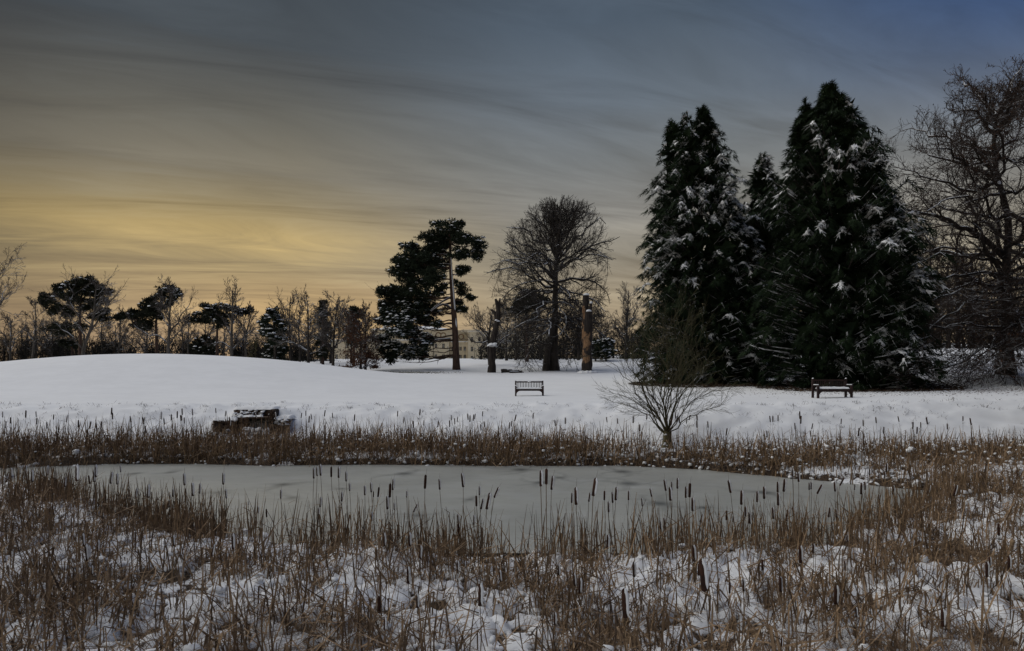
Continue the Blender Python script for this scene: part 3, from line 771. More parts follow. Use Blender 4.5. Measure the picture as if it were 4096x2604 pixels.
# the row of bare trees behind the mound, left
LITE = [(6, .2, .98, .65, .42, 4, .14, .05, .5, 3, .03), (4, .15, 1, .65, .55, 3, .16, .05, .65, 3, .025), (3, .1, 1, .6, .66, 2, .16, .03, .7, 3, .021)]
def small_tree(label, cr, stem, Y, wid, seed, mats, forks=(), nl=11, group=None, name='bare_tree', up=.05, r0=.2, cfg=None, t0=.32):
    b = at(*cr(*stem[0]), Y); b[2] = h1(b[0], b[1])
    tr = [np.array([b[0], Y, b[2] - .3])] + line(cr, stem[1:], Y)
    rng = np.random.default_rng(seed + 500)
    TP = resample(np.array(tr), 12)[None]; hgt = TP[0, -1, 2] - TP[0, 0, 2]; TR = np.linspace(r0, r0 * .18, 12)[None]
    P, R = spawn(TP, TR, nl, t0, .97, .85, 1.0, 9, .06, up, .55, rng, .02, fall=0.0)
    # limb length follows the crown width
    d = P - P[:, :1]; tt = np.clip((P[:, 0, 2] - TP[0, 0, 2]) / hgt, 0, 1); wl = wid * np.interp(tt, [.2, .45, .7, 1], [.8, 1, .85, .45]) * (0.75 + .4 * rng.random(len(P)))
    P = P[:, :1] + d / np.maximum(lens(P), .1)[:, None, None] * wl[:, None, None]
    limbs = [list(p) for p in P] + [line(cr, f, Y, dd) for f, dd in forks]
    lr = [float(x) for x in R[:, 0]] + [r0 * .55] * len(forks)
    cfg = cfg or [(7, .2, .98, .65, .42, 4, .14, .05, .5, 3, .026), (4, .15, 1, .65, .55, 3, .16, .05, .65, 3, .021), (3, .1, 1, .6, .62, 2, .16, .03, .7, 3, .0175)]
    return bare_tree(name, label, b, tr, [r0, r0 * .8, r0 * .6, r0 * .4, r0 * .2], limbs, lr, cfg, mats, seed, group=group)

G1 = 'bare trees behind the snowy mound'
bg = (M['bark_grey'], M['twig_grey'])
small_tree('bare tree cut by the left edge of the picture', c1, [(-70, 1230), (-60, 900), (-70, 600), (-90, 250)], 100, 7.0, 61, bg, nl=16, group=G1, r0=.3)
small_tree('thin bare tree left of the widest dark pine', c1, [(295, 1190), (320, 1000), (340, 800), (330, 585)], 105, 3.2, 62, bg, group=G1, r0=.2)
small_tree('pale forked bare tree in front of the widest dark pine', c1, [(775, 1140), (778, 1085), (812, 960), (860, 860), (890, 700), (905, 440)], 98, 4.4, 63, bg,
           forks=[([(780, 1085), (690, 950), (550, 850), (490, 740)], -1), ([(782, 1060), (760, 900), (690, 650), (650, 450)], 1), ([(815, 950), (900, 800), (1010, 640), (1110, 560)], 1), ([(870, 830), (950, 600), (1000, 420)], -1)],
           nl=12, group=G1, r0=.3, t0=.4)
small_tree('small slender bare tree standing alone between two dark pines', c1, [(1100, 1105), (1130, 960), (1130, 800), (1155, 690)], 105, 2.6, 64, bg, group=G1, r0=.17)
small_tree('many branched bare tree in front of the round topped pine', c1, [(1578, 1115), (1590, 930), (1598, 750), (1605, 600), (1625, 460)], 99, 4.0, 65, bg,
           forks=[([(1582, 1000), (1500, 930), (1360, 900), (1250, 800)], -1), ([(1592, 930), (1700, 760), (1800, 600)], 1), ([(1590, 1000), (1680, 900), (1740, 830)], 1)], nl=14, group=G1, r0=.27)
small_tree('thin bare tree between the round topped and the flat topped pine', c1, [(1768, 1120), (1770, 950), (1778, 820), (1790, 690)], 104, 2.2, 66, bg, group=G1, r0=.15)
small_tree('tall bare tree with upswept crown rising above the flat topped pine', c1, [(2183, 1165), (2180, 950), (2190, 700), (2195, 470)], 99, 3.3, 67, bg,
           forks=[([(2185, 1060), (2280, 950), (2400, 850)], 1), ([(2182, 1050), (2080, 980), (1990, 1010)], -1)], nl=14, group=G1, r0=.26, up=.12)
small_tree('slight bare tree right of the flat topped pine', c1, [(2318, 1170), (2310, 950), (2345, 800), (2390, 640)], 102, 2.4, 68, bg, group=G1, r0=.18)

G2 = 'bare trees of the copse left of the big pine'
bd = (M['bark_dark'], M['twig_grey'])
small_tree('bare multi stemmed birch behind the snow dusted evergreen of the copse', c2, [(750, 970), (735, 800), (720, 560), (735, 320)], 96, 3.0, 71, bd,
           forks=[([(750, 950), (700, 700), (640, 400)], 1), ([(755, 950), (780, 700), (800, 360)], -1)], group=G2, r0=.2, up=.12)
small_tree('bare tree with level snow lined branches, standing left in the copse', c2, [(905, 990), (903, 800), (900, 600), (895, 360)], 88, 3.4, 72, bd,
           forks=[([(900, 850), (800, 780), (660, 680)], -1), ([(900, 830), (780, 760), (620, 760)], 1), ([(900, 720), (980, 680), (1060, 650)], -1)], nl=16, group=G2, r0=.2, t0=.22)
small_tree('bare spreading tree in the middle of the copse', c2, [(1135, 1000), (1138, 800), (1150, 600), (1180, 345)], 86, 3.0, 73, bd,
           forks=[([(1135, 860), (1060, 700), (1000, 560)], -1), ([(1138, 820), (1220, 660), (1290, 600)], 1)], nl=18, group=G2, r0=.2, t0=.25)
small_tree('thin bare tree poking up over the russet beeches', c2, [(1440, 985), (1440, 760), (1445, 560), (1450, 385)], 88, 2.0, 74, bd, nl=16, group=G2, r0=.15, up=.14)
small_tree('small olive green sapling at the left end of the copse', c2, [(405, 940), (405, 860), (403, 780), (405, 725)], 92, 1.5, 75, (M['bark_willow'], M['bark_willow']), name='sapling', group=G2, r0=.07, nl=10, t0=.2, cfg=LITE)
def dim_trees(cr, Y, rows, group, mats, r0, seed, wid):
    """far, dim trees: one built, the others copies turned and scaled to their own height"""
    first = None
    for i, (x, yb, yt, lab) in enumerate(rows):
        u, v = cr(x, yb); X = (u - UC) / F * Y; zt = at(*cr(x, yt), Y)[2]
        if first is None:
            first = small_tree(lab, cr, [(x, yb), (x - 6, yb * .7 + yt * .3), (x + 8, yb * .4 + yt * .6), (x, yt)], Y, wid, seed, mats, nl=13, group=group, r0=r0, t0=.22, cfg=LITE)[0]; hh = zt - h1(X, Y); continue
        k = (zt - h1(X, Y)) / hh; copy_tree(first, X, Y + (i % 3) * 1.5, 1.3 * i, .5 + .5 * k, lab, group, sz=k)
dim_trees(c2, 104, [(560, 940, 600, 'grey bare tree half hidden left of the copse evergreen'), (1000, 1000, 470, 'dim bare tree between the two middle copse trees'),
                    (1260, 990, 500, 'dim bare tree just left of the russet beech'), (820, 980, 480, 'dim bare tree behind the level branched copse tree'), (1090, 990, 430, 'dim bare tree right of the copse spruce')], G2, bd, .17, 76, 3.0)
dim_trees(c1, 112, [(100, 1150, 760, 'dim small tree at the far left behind the undergrowth'), (430, 1130, 800, 'dim small tree just left of the widest pine trunk'), (560, 1130, 720, 'dim small tree under the left boughs of the widest pine'), (960, 1110, 760, 'dim small tree right of the pale forked tree'),
                    (1040, 1110, 820, 'dim small tree beside the small slender tree'), (1290, 1100, 780, 'dim small tree left of the round topped pine trunk'), (1380, 1100, 840, 'dim small tree close to the round topped pine trunk'), (1680, 1110, 760, 'dim small tree right of the many branched tree'),
                    (1860, 1120, 800, 'dim small tree under the left end of the flat topped pine'), (2110, 1130, 830, 'dim small tree between flat topped pine and tall upswept tree'), (2260, 1150, 760, 'dim small tree between the tall upswept and the slight bare tree'), (220, 1150, 820, 'dim small tree left of the thin bare tree')], G1, bg, .2, 176, 3.6)

# trees behind the beech and right of the dead trunks
G3 = 'bare trees around the beech'
small_tree('low bare thorn tree with twisted snowy branches behind the broken left trunk', c3, [(1118, 1420), (1100, 1300), (1110, 1150), (1130, 1010)], 100, 5.0, 81, bd,
           forks=[([(1105, 1230), (980, 1250), (920, 1200)], -1), ([(1110, 1260), (1250, 1200), (1350, 1120)], 1), ([(1105, 1200), (1030, 1120), (1040, 1010)], 1)], nl=18, group=G3, r0=.28, t0=.2)
c6 = crop(2400, 1100, 850 / 1735.0)
small_tree('distant bare tree standing alone against the sky left of the conifers', c6, [(215, 660), (215, 480), (225, 300), (235, 125)], 125, 4.5, 82, bd,
           forks=[([(215, 540), (150, 470), (110, 380)], -1), ([(222, 420), (280, 330), (310, 210)], 1), ([(216, 560), (290, 500), (330, 440)], 1)], nl=16, group=G3, r0=.34, up=.1)
dim_trees(c3, 112, [(1260, 1420, 980, 'dim bare tree between the broken left trunk and the beech'), (1430, 1400, 930, 'dim bare tree just left of the beech trunk'),
                    (1800, 1400, 1000, 'dim bare tree between the beech and the peeling trunk'), (2090, 1390, 1010, 'dim bare tree right of the peeling trunk'),
                    (1560, 1400, 1050, 'dim slender tree directly behind the beech trunk'), (2330, 1370, 1020, 'dim bare tree at the left foot of the conifers'), (1890, 1395, 960, 'dim bare tree just left of the peeling trunk'), (1340, 1400, 1010, 'dim bare tree behind the beech low left limb')], G3, (M['bark_dark'], M['wood_far']), .22, 83, 4.0)
G4 = 'trees behind the oak'
dim_trees(o2, 78, [(480, 1190, 200, 'dark bare tree right behind the large conifer, leftmost behind the oak'), (800, 1185, 300, 'dark bare tree behind the middle of the oak crown'),
                   (1010, 1190, 420, 'dark bare tree behind the oak, just left of its trunk'), (640, 1190, 460, 'small dark bare tree behind the lower left oak limbs'), (920, 1190, 330, 'dark bare tree behind the right half of the oak crown')], G4, (M['bark_oak'], M['twig_oak']), .28, 91, 4.5)

# far woodland that reads as one mass
def woodland(name, label, u0, u1, n, Y, vtop, seed, mat, scrub=46):
    rng = np.random.default_rng(seed); u = rng.uniform(u0, u1, n); Yd = Y + rng.uniform(-5, 12, n)
    X = (u - UC) / F * Yd; z = H(X, Yd) - .2
    vt = vtop(u) + rng.normal(size=n) * 5; zt = CAMZ + (VH - vt) / F * Yd; h = np.maximum(zt - z, 1.5)
    K = 6; P = np.empty((n, K, 3)); tt = np.linspace(0, 1, K); lean = rng.normal(size=(n, 2)) * .16
    for k in range(K):
        P[:, k, 0] = X + lean[:, 0] * h * tt[k] + rng.normal(size=n) * .12; P[:, k, 1] = Yd + lean[:, 1] * h * tt[k]; P[:, k, 2] = z + h * tt[k]
    R = (0.08 + .07 * rng.random(n))[:, None] * np.linspace(1, .3, K)[None]
    g = Geo(); V, q = tubes(P, R, 4); g.add(V, q)
    C, CR = spawn(P, R, 9, .05, 1, .8, .36, 3, .18, .05, .5, rng, .04); V, q = tubes(C, CR, 3); g.add(V, q)
    C, CR = spawn(C, CR, 6, .1, 1, .8, .65, 2, .22, .03, .7, rng, .030); V, q = tubes(C, CR, 3); g.add(V, q)
    N = int(n * scrub); i = rng.integers(0, n, N); fh = rng.random(N) ** 1.3 * .8; Q = np.stack([X[i] + rng.normal(size=N) * .8, Yd[i] + rng.normal(size=N) * .8, z[i] + fh * h[i]], 1)
    d = unit(rng.normal(size=(N, 4, 3)) + np.array([0, 0, .4])); s_ = unit(np.cross(d, rng.normal(size=(N, 4, 3)))); L = (.35 + .35 * rng.random((N, 4, 1)))
    W = np.stack([Q[:, None] - s_ * .05, Q[:, None] + d * L * .5 + s_ * .09, Q[:, None] + d * L], 2).reshape(-1, 3); g.add(W, np.arange(len(W)).reshape(-1, 3), 1)
    V, F_ = g.out()
    tag(link(name, mesh(name, V, F_, [mat, M['scrub']], True)), label, 'woodland', kind='stuff')
woodland('woodland', 'dark leafless undergrowth behind the mound', -120, 330, 230, 116, lambda u: np.interp(u, [-120, 0, 60, 120, 200, 260, 330], [330, 333, 336, 341, 338, 343, 338]), 5, M['wood_far'])
woodland('woodland', 'hazy bare woodland behind the beech', 480, 665, 90, 124, lambda u: np.interp(u, [480, 560, 600, 665], [335, 338, 328, 335]), 6, M['wood_far'])
woodland('woodland', 'dark bare woodland behind the oak', 862, 1180, 120, 84, lambda u: np.interp(u, [862, 960, 1180], [300, 285, 280]), 7, M['twig_oak'])
# ---------------------------------------------------------------- pines
def tufts(C, size, nb, rng, upw=0.5, wid=0.22):
    """needle tufts: nb slim blades radiating from each point"""
    N = len(C); d = unit(rng.normal(size=(N, nb, 3)) + np.array([0, 0, upw])); s = unit(np.cross(d, rng.normal(size=(N, nb, 3))))
    L = (size * (0.6 + .8 * rng.random((N, 1))) * (0.7 + .6 * rng.random((N, nb))))[:, :, None]
    a = C[:, None, :] + d * L * .05 - s * L * wid * .5; b = C[:, None, :] + d * L * .45 + s * L * wid; c = C[:, None, :] + d * L
    V = np.stack([a, b, c], axis=2).reshape(-1, 3)
    return V, np.arange(len(V)).reshape(-1, 3)

def pads(C, size, rng, flat=0.45):
    """little lumps of snow: squashed eight sided domes"""
    N = len(C); th = np.arange(6) * math.pi / 3
    ring = np.stack([np.cos(th), np.sin(th), np.zeros(6)], 1); R = (size * (0.5 + rng.random(N)))[:, None, None]
    j = 1 + .45 * (rng.random((N, 6, 1)) - .5)
    V0 = C[:, None, :] + ring[None] * R * j + np.array([0, 0, -.15]) * R * rng.random((N, 6, 1))
    V1 = C[:, None, :] + ring[None] * R * .62 * j + np.array([0, 0, flat * .75]) * R
    top = C[:, None, :] + np.array([0, 0, flat]) * R
    V = np.concatenate([V0, V1, top], axis=1).reshape(-1, 3); i = np.arange(N)[:, None] * 13
    q = np.concatenate([np.stack([i[:, 0] + k, i[:, 0] + (k + 1) % 6, i[:, 0] + 6 + (k + 1) % 6, i[:, 0] + 6 + k], 1) for k in range(6)])
    t = np.concatenate([np.stack([i[:, 0] + 6 + k, i[:, 0] + 6 + (k + 1) % 6, i[:, 0] + 12], 1) for k in range(6)])
    return V, [q, t]

def pine_tree(label, cr, trunk, Y, lobes, r0, seed, dens, tsize, mats, snowy=None, depth=1.0, group=None, barkm=None, cat='tree', name='pine_tree', nb=7):
    """lobes: (x, y, half width, half height[, snow share]) in crop pixels"""
    rng = np.random.default_rng(seed)
    b = at(*cr(*trunk[0]), Y); b[2] = h1(b[0], b[1])
    r = thing(name, label, cat, b, group=group)
    tr = np.array([[b[0], Y, b[2] - .3]] + [list(p) for p in line(cr, trunk[1:], Y)])
    TP = resample(tr, 16); R = r0 * np.interp(np.linspace(0, 1, 16), [0, .08, .5, 1], [1.25, 1, .72, .3])
    g = Geo(); V, q = tubes(TP[None], R[None], 10); g.add(V, q)
    u0, v0 = cr(0, 0); u1, v1 = cr(1, 0); m = (u1 - u0) / F * Y
    pts = []; sn = []; limbs = []
    for lb in lobes:
        x, y, a, h = lb[:4]; s = lb[4] if len(lb) > 4 else .06
        off = rng.normal() * depth; c = at(*cr(x, y), Y + off)
        A = a * m; Hh = h * m; D = max(A * .55, Hh)
        # several small cushions make up one lobe
        A *= 1.08; Hh *= 1.3; n_c = max(8, int(A * Hh * 12)); cc = rng.normal(size=(n_c, 3)); cc = unit(cc) * (rng.random((n_c, 1)) ** .45) * np.array([A, D, Hh]) * .9 + c
        for k in cc:
            n = int(dens * (0.7 + .6 * rng.random())); p = rng.normal(size=(n, 3)); p = unit(p) * (rng.random((n, 1)) ** .4) * np.array([.62, .62, .30]) * min(1.25, .55 + A * .35)
            pts.append(k + p); sn.append(np.where(p[:, 2] > .02, s, s * .25))
        tz = min(c[2] - .12 * abs(c[0] - b[0]), TP[-1, 2]); t0 = np.array([np.interp(max(tz, b[2] + 2), TP[:, 2], TP[:, i]) for i in range(3)])
        mid = (t0 + c) / 2 + np.array([0, 0, -.10 * np.linalg.norm(c - t0)]); limbs.append(resample(np.array([t0, mid, c, c + (c - mid) * .25]), 9))
    LP = np.array(limbs); LP[:, 1:] += rng.normal(size=LP[:, 1:].shape) * .10
    LR = (r0 * .24 * (.6 + .5 * rng.random(len(LP))))[:, None] * np.linspace(1, .22, 9)[None]
    V, q = tubes(LP, LR, 5); g.add(V, q)
    C2, CR2 = spawn(LP, LR, 7, .35, 1, .7, .3, 4, .15, .02, .5, rng, .02); V, q = tubes(C2, CR2, 3); g.add(V, q)
    V, F_ = g.out(); part('trunk', r, V, F_, barkm or M['bark_pine'], True)
    C = np.concatenate(pts); S = np.concatenate(sn)
    V, t = tufts(C, tsize, nb, rng); part('crown', r, V, [(t, 0)], mats)
    k = rng.random(len(C)) < S
    if k.any():
        V, fs = pads(C[k] + np.array([0, 0, tsize * .25]), tsize * .62, rng); o = part('snow', r, V, [(f, 0) for f in fs], M['snow_tree'], True); o['kind'] = 'stuff'
    return r, TP, R

def build_big_pine():
    lob = [(740, 235, 130, 45, .12), (860, 215, 50, 28, .12), (620, 330, 130, 60, .1), (760, 330, 130, 60, .1), (900, 350, 120, 60, .12), (1030, 390, 70, 50, .12), (980, 480, 90, 40, .1), (420, 420, 100, 40, .15),
           (530, 480, 140, 60, .08), (660, 450, 120, 60, .06), (840, 470, 110, 50, .06), (320, 540, 85, 34, .12), (470, 590, 150, 60, .06), (610, 570, 110, 55, .05), (390, 680, 90, 45, .06),
           (520, 720, 150, 50, .05), (650, 690, 90, 40, .05), (270, 780, 110, 45, .06), (165, 810, 60, 45, .06), (350, 850, 150, 45, .08), (560, 850, 130, 40, .08), (220, 930, 110, 50, .12), (430, 950, 150, 35, .2),
           (640, 960, 90, 40, .15), (190, 1050, 90, 45, .2), (350, 1060, 150, 45, .35), (550, 1050, 110, 40, .3), (650, 1085, 40, 25, .15),
           (180, 1215, 90, 38, .95), (300, 1160, 100, 30, .8), (430, 1170, 150, 38, .85), (560, 1210, 110, 42, .8), (470, 1280, 160, 45, .6), (260, 1290, 110, 45, .5), (230, 1350, 90, 40, .1), (520, 1360, 60, 32, .6), (400, 1365, 70, 30, .6), (255, 1400, 28, 30, .05),
           (860, 640, 34, 26, .1), (850, 740, 60, 34, .1), (880, 800, 50, 26, .08), (940, 855, 34, 14, .1), (830, 900, 34, 22, .08), (870, 960, 40, 16, .15), (880, 600, 50, 20, .1),
           (450, 520, 150, 60, .05), (350, 620, 120, 50, .05), (600, 640, 110, 55, .04), (450, 800, 160, 50, .05), (300, 900, 140, 45, .08), (500, 910, 140, 45, .1), (690, 800, 60, 50, .05), (250, 1000, 130, 45, .15), (450, 1010, 150, 45, .2), (340, 1120, 150, 40, .5), (700, 560, 60, 50, .05), (650, 400, 130, 60, .05)]
    r, TP, R = pine_tree('big leaning pine, full of dark needles to the left of its bare trunk', c3, [(822, 1482), (818, 1350), (812, 1200), (803, 1020), (788, 850), (776, 680), (768, 540), (765, 450), (770, 330)], 90.0, lob, .46, 101, 15, .36, M['needles'], depth=1.3)
    # wind blown snow stuck to the right of the trunk
    rng = np.random.default_rng(4); g = Geo()
    zz = np.linspace(TP[4, 2], TP[13, 2], 30); P = np.stack([np.interp(zz, TP[:, 2], TP[:, i]) for i in range(3)], 1); rr = np.interp(zz, TP[:, 2], R)
    P = P + np.stack([rr * .55, -rr * .68, 0 * rr], 1); w = rr * .34 * np.where(zz < TP[7, 2], np.clip(np.sin(zz * 2.1), 0, 1), 1.0)
    V, q = tubes(P[None], np.maximum(w, .01)[None], 6); o = part('trunk_snow', r, V, [(q, 0)], M['snow_tree'], True)
    # dead snags on the trunk
    ms = mat_bark('bark_snag', (.075, .05, .038), (.03, .022, .018), .1, .45)
    for pts, rad in (([(770, 1215), (700, 1218), (630, 1222)], .2), ([(765, 560), (720, 555), (670, 556)], .06), ([(766, 480), (700, 472), (680, 470)], .06), ([(775, 1072), (750, 1070), (730, 1074)], .04), ([(770, 945), (735, 915), (705, 900), (660, 930), (600, 975)], .2), ([(770, 850), (690, 890), (600, 960)], .15)):
        Q = resample(np.array(line(c3, pts, 89.6, -.8)), 6); V, q = tubes(Q[None], np.linspace(rad, rad * .4, 6)[None], 6); part('dead_branch', r, V, [(q, 0)], ms, True)
build_big_pine()

GP = 'pines behind the snowy mound'
nf = M['needles_far']
pine_tree('widest dark pine behind the mound, with a broad domed crown', c1, [(755, 1140), (757, 950), (750, 750), (760, 600), (790, 450)], 103, [(780, 420, 110, 40), (880, 450, 110, 40), (680, 470, 100, 40), (560, 480, 60, 40), (950, 520, 100, 40), (830, 520, 120, 45), (640, 550, 110, 40),
          (440, 560, 60, 40), (480, 610, 100, 30), (720, 600, 110, 35), (930, 610, 110, 35), (580, 660, 120, 30), (800, 670, 110, 25), (960, 700, 70, 30), (500, 710, 60, 18), (950, 770, 80, 28), (870, 740, 60, 24), (640, 720, 60, 18)], .3, 111, 13, .42, nf, group=GP)
pine_tree('low dark pine bough mass under the widest pine', c1, [(690, 1140), (680, 1050), (660, 950), (640, 870)], 106, [(620, 840, 110, 22), (500, 860, 90, 22), (760, 850, 80, 20), (600, 900, 70, 18), (590, 1000, 70, 30), (680, 1010, 70, 25)], .2, 112, 12, .42, nf, group=GP)
pine_tree('round topped dark pine in the middle of the row behind the mound', c1, [(1480, 1110), (1474, 950), (1468, 800), (1490, 650), (1560, 520)], 104, [(1600, 500, 95, 36, .3), (1640, 540, 60, 40, .2), (1530, 530, 60, 40, .2), (1620, 600, 50, 30), (1420, 600, 90, 35), (1370, 650, 60, 25), (1480, 660, 80, 35), (1300, 740, 80, 40), (1250, 720, 40, 30),
          (1200, 750, 90, 22), (1400, 720, 90, 35), (1480, 740, 60, 40), (1390, 800, 80, 30), (1280, 820, 45, 28), (1400, 860, 60, 28), (1130, 755, 40, 16)], .26, 113, 13, .42, nf, group=GP)
pine_tree('flat topped umbrella shaped pine behind the right end of the mound', c1, [(2045, 1145), (2045, 950), (2046, 800), (2050, 700)], 102, [(1950, 660, 80, 28, .3), (2060, 665, 100, 28, .35), (2160, 670, 80, 30, .3), (2250, 700, 80, 32, .2), (2330, 690, 50, 26, .2), (1900, 720, 80, 30, .15), (2000, 730, 90, 30, .1), (2120, 740, 90, 26, .1),
          (1850, 780, 60, 24), (1950, 790, 70, 22), (2100, 830, 70, 30), (2080, 780, 60, 25)], .25, 114, 13, .40, nf, group=GP)
pine_tree('low dark evergreen in the undergrowth left of the flat topped pine trunk', c1, [(1930, 1140), (1928, 1050), (1925, 980)], 108, [(1930, 950, 60, 30), (1880, 980, 70, 30), (1980, 990, 70, 35), (1850, 1040, 80, 40), (1980, 1060, 80, 45), (1920, 1080, 80, 40)], .16, 115, 12, .42, nf, group=GP)
GC = 'evergreens of the copse left of the big pine'
pine_tree('snow dusted evergreen with blue green boughs at the left of the copse', c2, [(590, 950), (588, 800), (580, 600), (560, 450)], 92, [(565, 460, 40, 30, .3), (600, 520, 60, 35, .35), (530, 540, 45, 30, .35), (480, 580, 35, 30, .4), (650, 570, 60, 35, .3), (560, 620, 70, 40, .35), (500, 660, 50, 30, .6), (640, 660, 65, 40, .3), (540, 720, 60, 35, .6),
          (620, 740, 75, 40, .3), (560, 800, 70, 40, .35), (650, 820, 60, 40, .2), (540, 870, 55, 35, .3), (620, 900, 80, 35, .1)], .2, 121, 15, .38, M['needles'], group=GC, barkm=M['bark_dark'])
pine_tree('dark pointed spruce behind the bare trees of the copse', c2, [(1040, 990), (1040, 700), (1040, 500), (1042, 370)], 98, [(1042, 390, 14, 25), (1040, 440, 34, 28), (1045, 500, 48, 32), (1035, 560, 55, 32), (1050, 620, 60, 35), (1035, 690, 65, 38), (1050, 760, 70, 40), (1040, 840, 70, 40)], .2, 122, 13, .38, nf, group=GC, name='spruce_tree')
pine_tree('dark rounded pine behind the russet beeches', c2, [(1330, 990), (1330, 700), (1330, 500)], 97, [(1330, 450, 50, 25), (1300, 500, 50, 35), (1370, 500, 50, 35), (1320, 570, 60, 40), (1290, 640, 50, 40), (1360, 640, 50, 40), (1320, 720, 60, 40)], .2, 123, 13, .38, nf, group=GC)
pine_tree('dark pine with layered boughs behind the beech trunk', c3, [(1438, 1400), (1440, 1200), (1440, 1000), (1450, 850)], 108, [(1470, 810, 90, 22), (1420, 850, 80, 26), (1520, 850, 80, 26), (1370, 900, 80, 24), (1460, 900, 90, 28), (1330, 960, 60, 22), (1430, 960, 90, 24), (1540, 930, 70, 26), (1590, 880, 50, 24)], .3, 124, 13, .42, nf, group='pines around the beech')
GB = 'snow spotted evergreen shrubs right of the peeling trunk'
for i, (x, y, w, h, lab) in enumerate([(1240, 1100, 120, 130, 'snow spotted evergreen shrub, the larger right one beyond the peeling trunk'), (1080, 1130, 75, 110, 'snow spotted evergreen shrub just right of the peeling trunk')]):
    cs = crop(2100, 1100, 550 / 2105.0)
    lb = [(x + w * a, y + h * q, w * .5, h * .34, .38) for a, q in ((0, -.75), (-.4, -.4), (.45, -.35), (0, -.2), (-.65, .1), (.65, .15), (-.2, .25), (.3, .4), (-.5, .6), (.55, .65), (0, .75))]
    pine_tree(lab, cs, [(x, y + h + 10), (x, y + h * .4), (x, y - h * .4)], 108, lb, .15, 130 + i, 16, .4, M['needles'], group=GB, barkm=M['bark_dark'], cat='shrub', name='evergreen_shrub')

# russet beeches keeping their dead leaves
def russet(label, stem, crown, Y, seed, wid):
    r, tips, _ = small_tree(label, c2, stem, Y, wid, seed, bd, name='young_beech', nl=18, group='russet young beeches of the copse', r0=.17, t0=.08, up=.02, cfg=LITE)
    rng = np.random.default_rng(seed); n = 2600; k = len(crown); i = rng.integers(0, k, n); cr_ = np.array(crown)[i]
    p = rng.normal(size=(n, 3)) * .5
    C = np.array([at(*c2(a[0] + q[0] * a[2], a[1] + q[2] * a[3]), Y + q[1] * 2.2) for a, q in zip(cr_, p)])
    C = np.concatenate([C, tips[rng.random(len(tips)) < .5][:, -1]])
    C[:, 2] = np.maximum(C[:, 2], H(C[:, 0], C[:, 1]) + .1)
    V, q = leaf_quads(C, .17, rng); o = part('dead_leaves', r, V, [(q, 0)], M['russet']); o['kind'] = 'stuff'
russet('young beech keeping its russet leaves, left of the pair', [(1395, 1000), (1398, 850), (1390, 650), (1370, 480)], [(1330, 560, 80, 90), (1300, 680, 90, 90), (1360, 700, 90, 120), (1290, 860, 90, 60), (1380, 880, 90, 80), (1260, 985, 80, 20), (1340, 940, 80, 40)], 84, 141, 2.6)
russet('young beech keeping its russet leaves, nearer the big pine', [(1442, 985), (1440, 850), (1445, 700), (1450, 560)], [(1450, 720, 80, 100), (1500, 860, 90, 60), (1540, 910, 60, 40), (1450, 900, 90, 60), (1530, 980, 35, 14), (1430, 800, 60, 80)], 87, 142, 2.6)

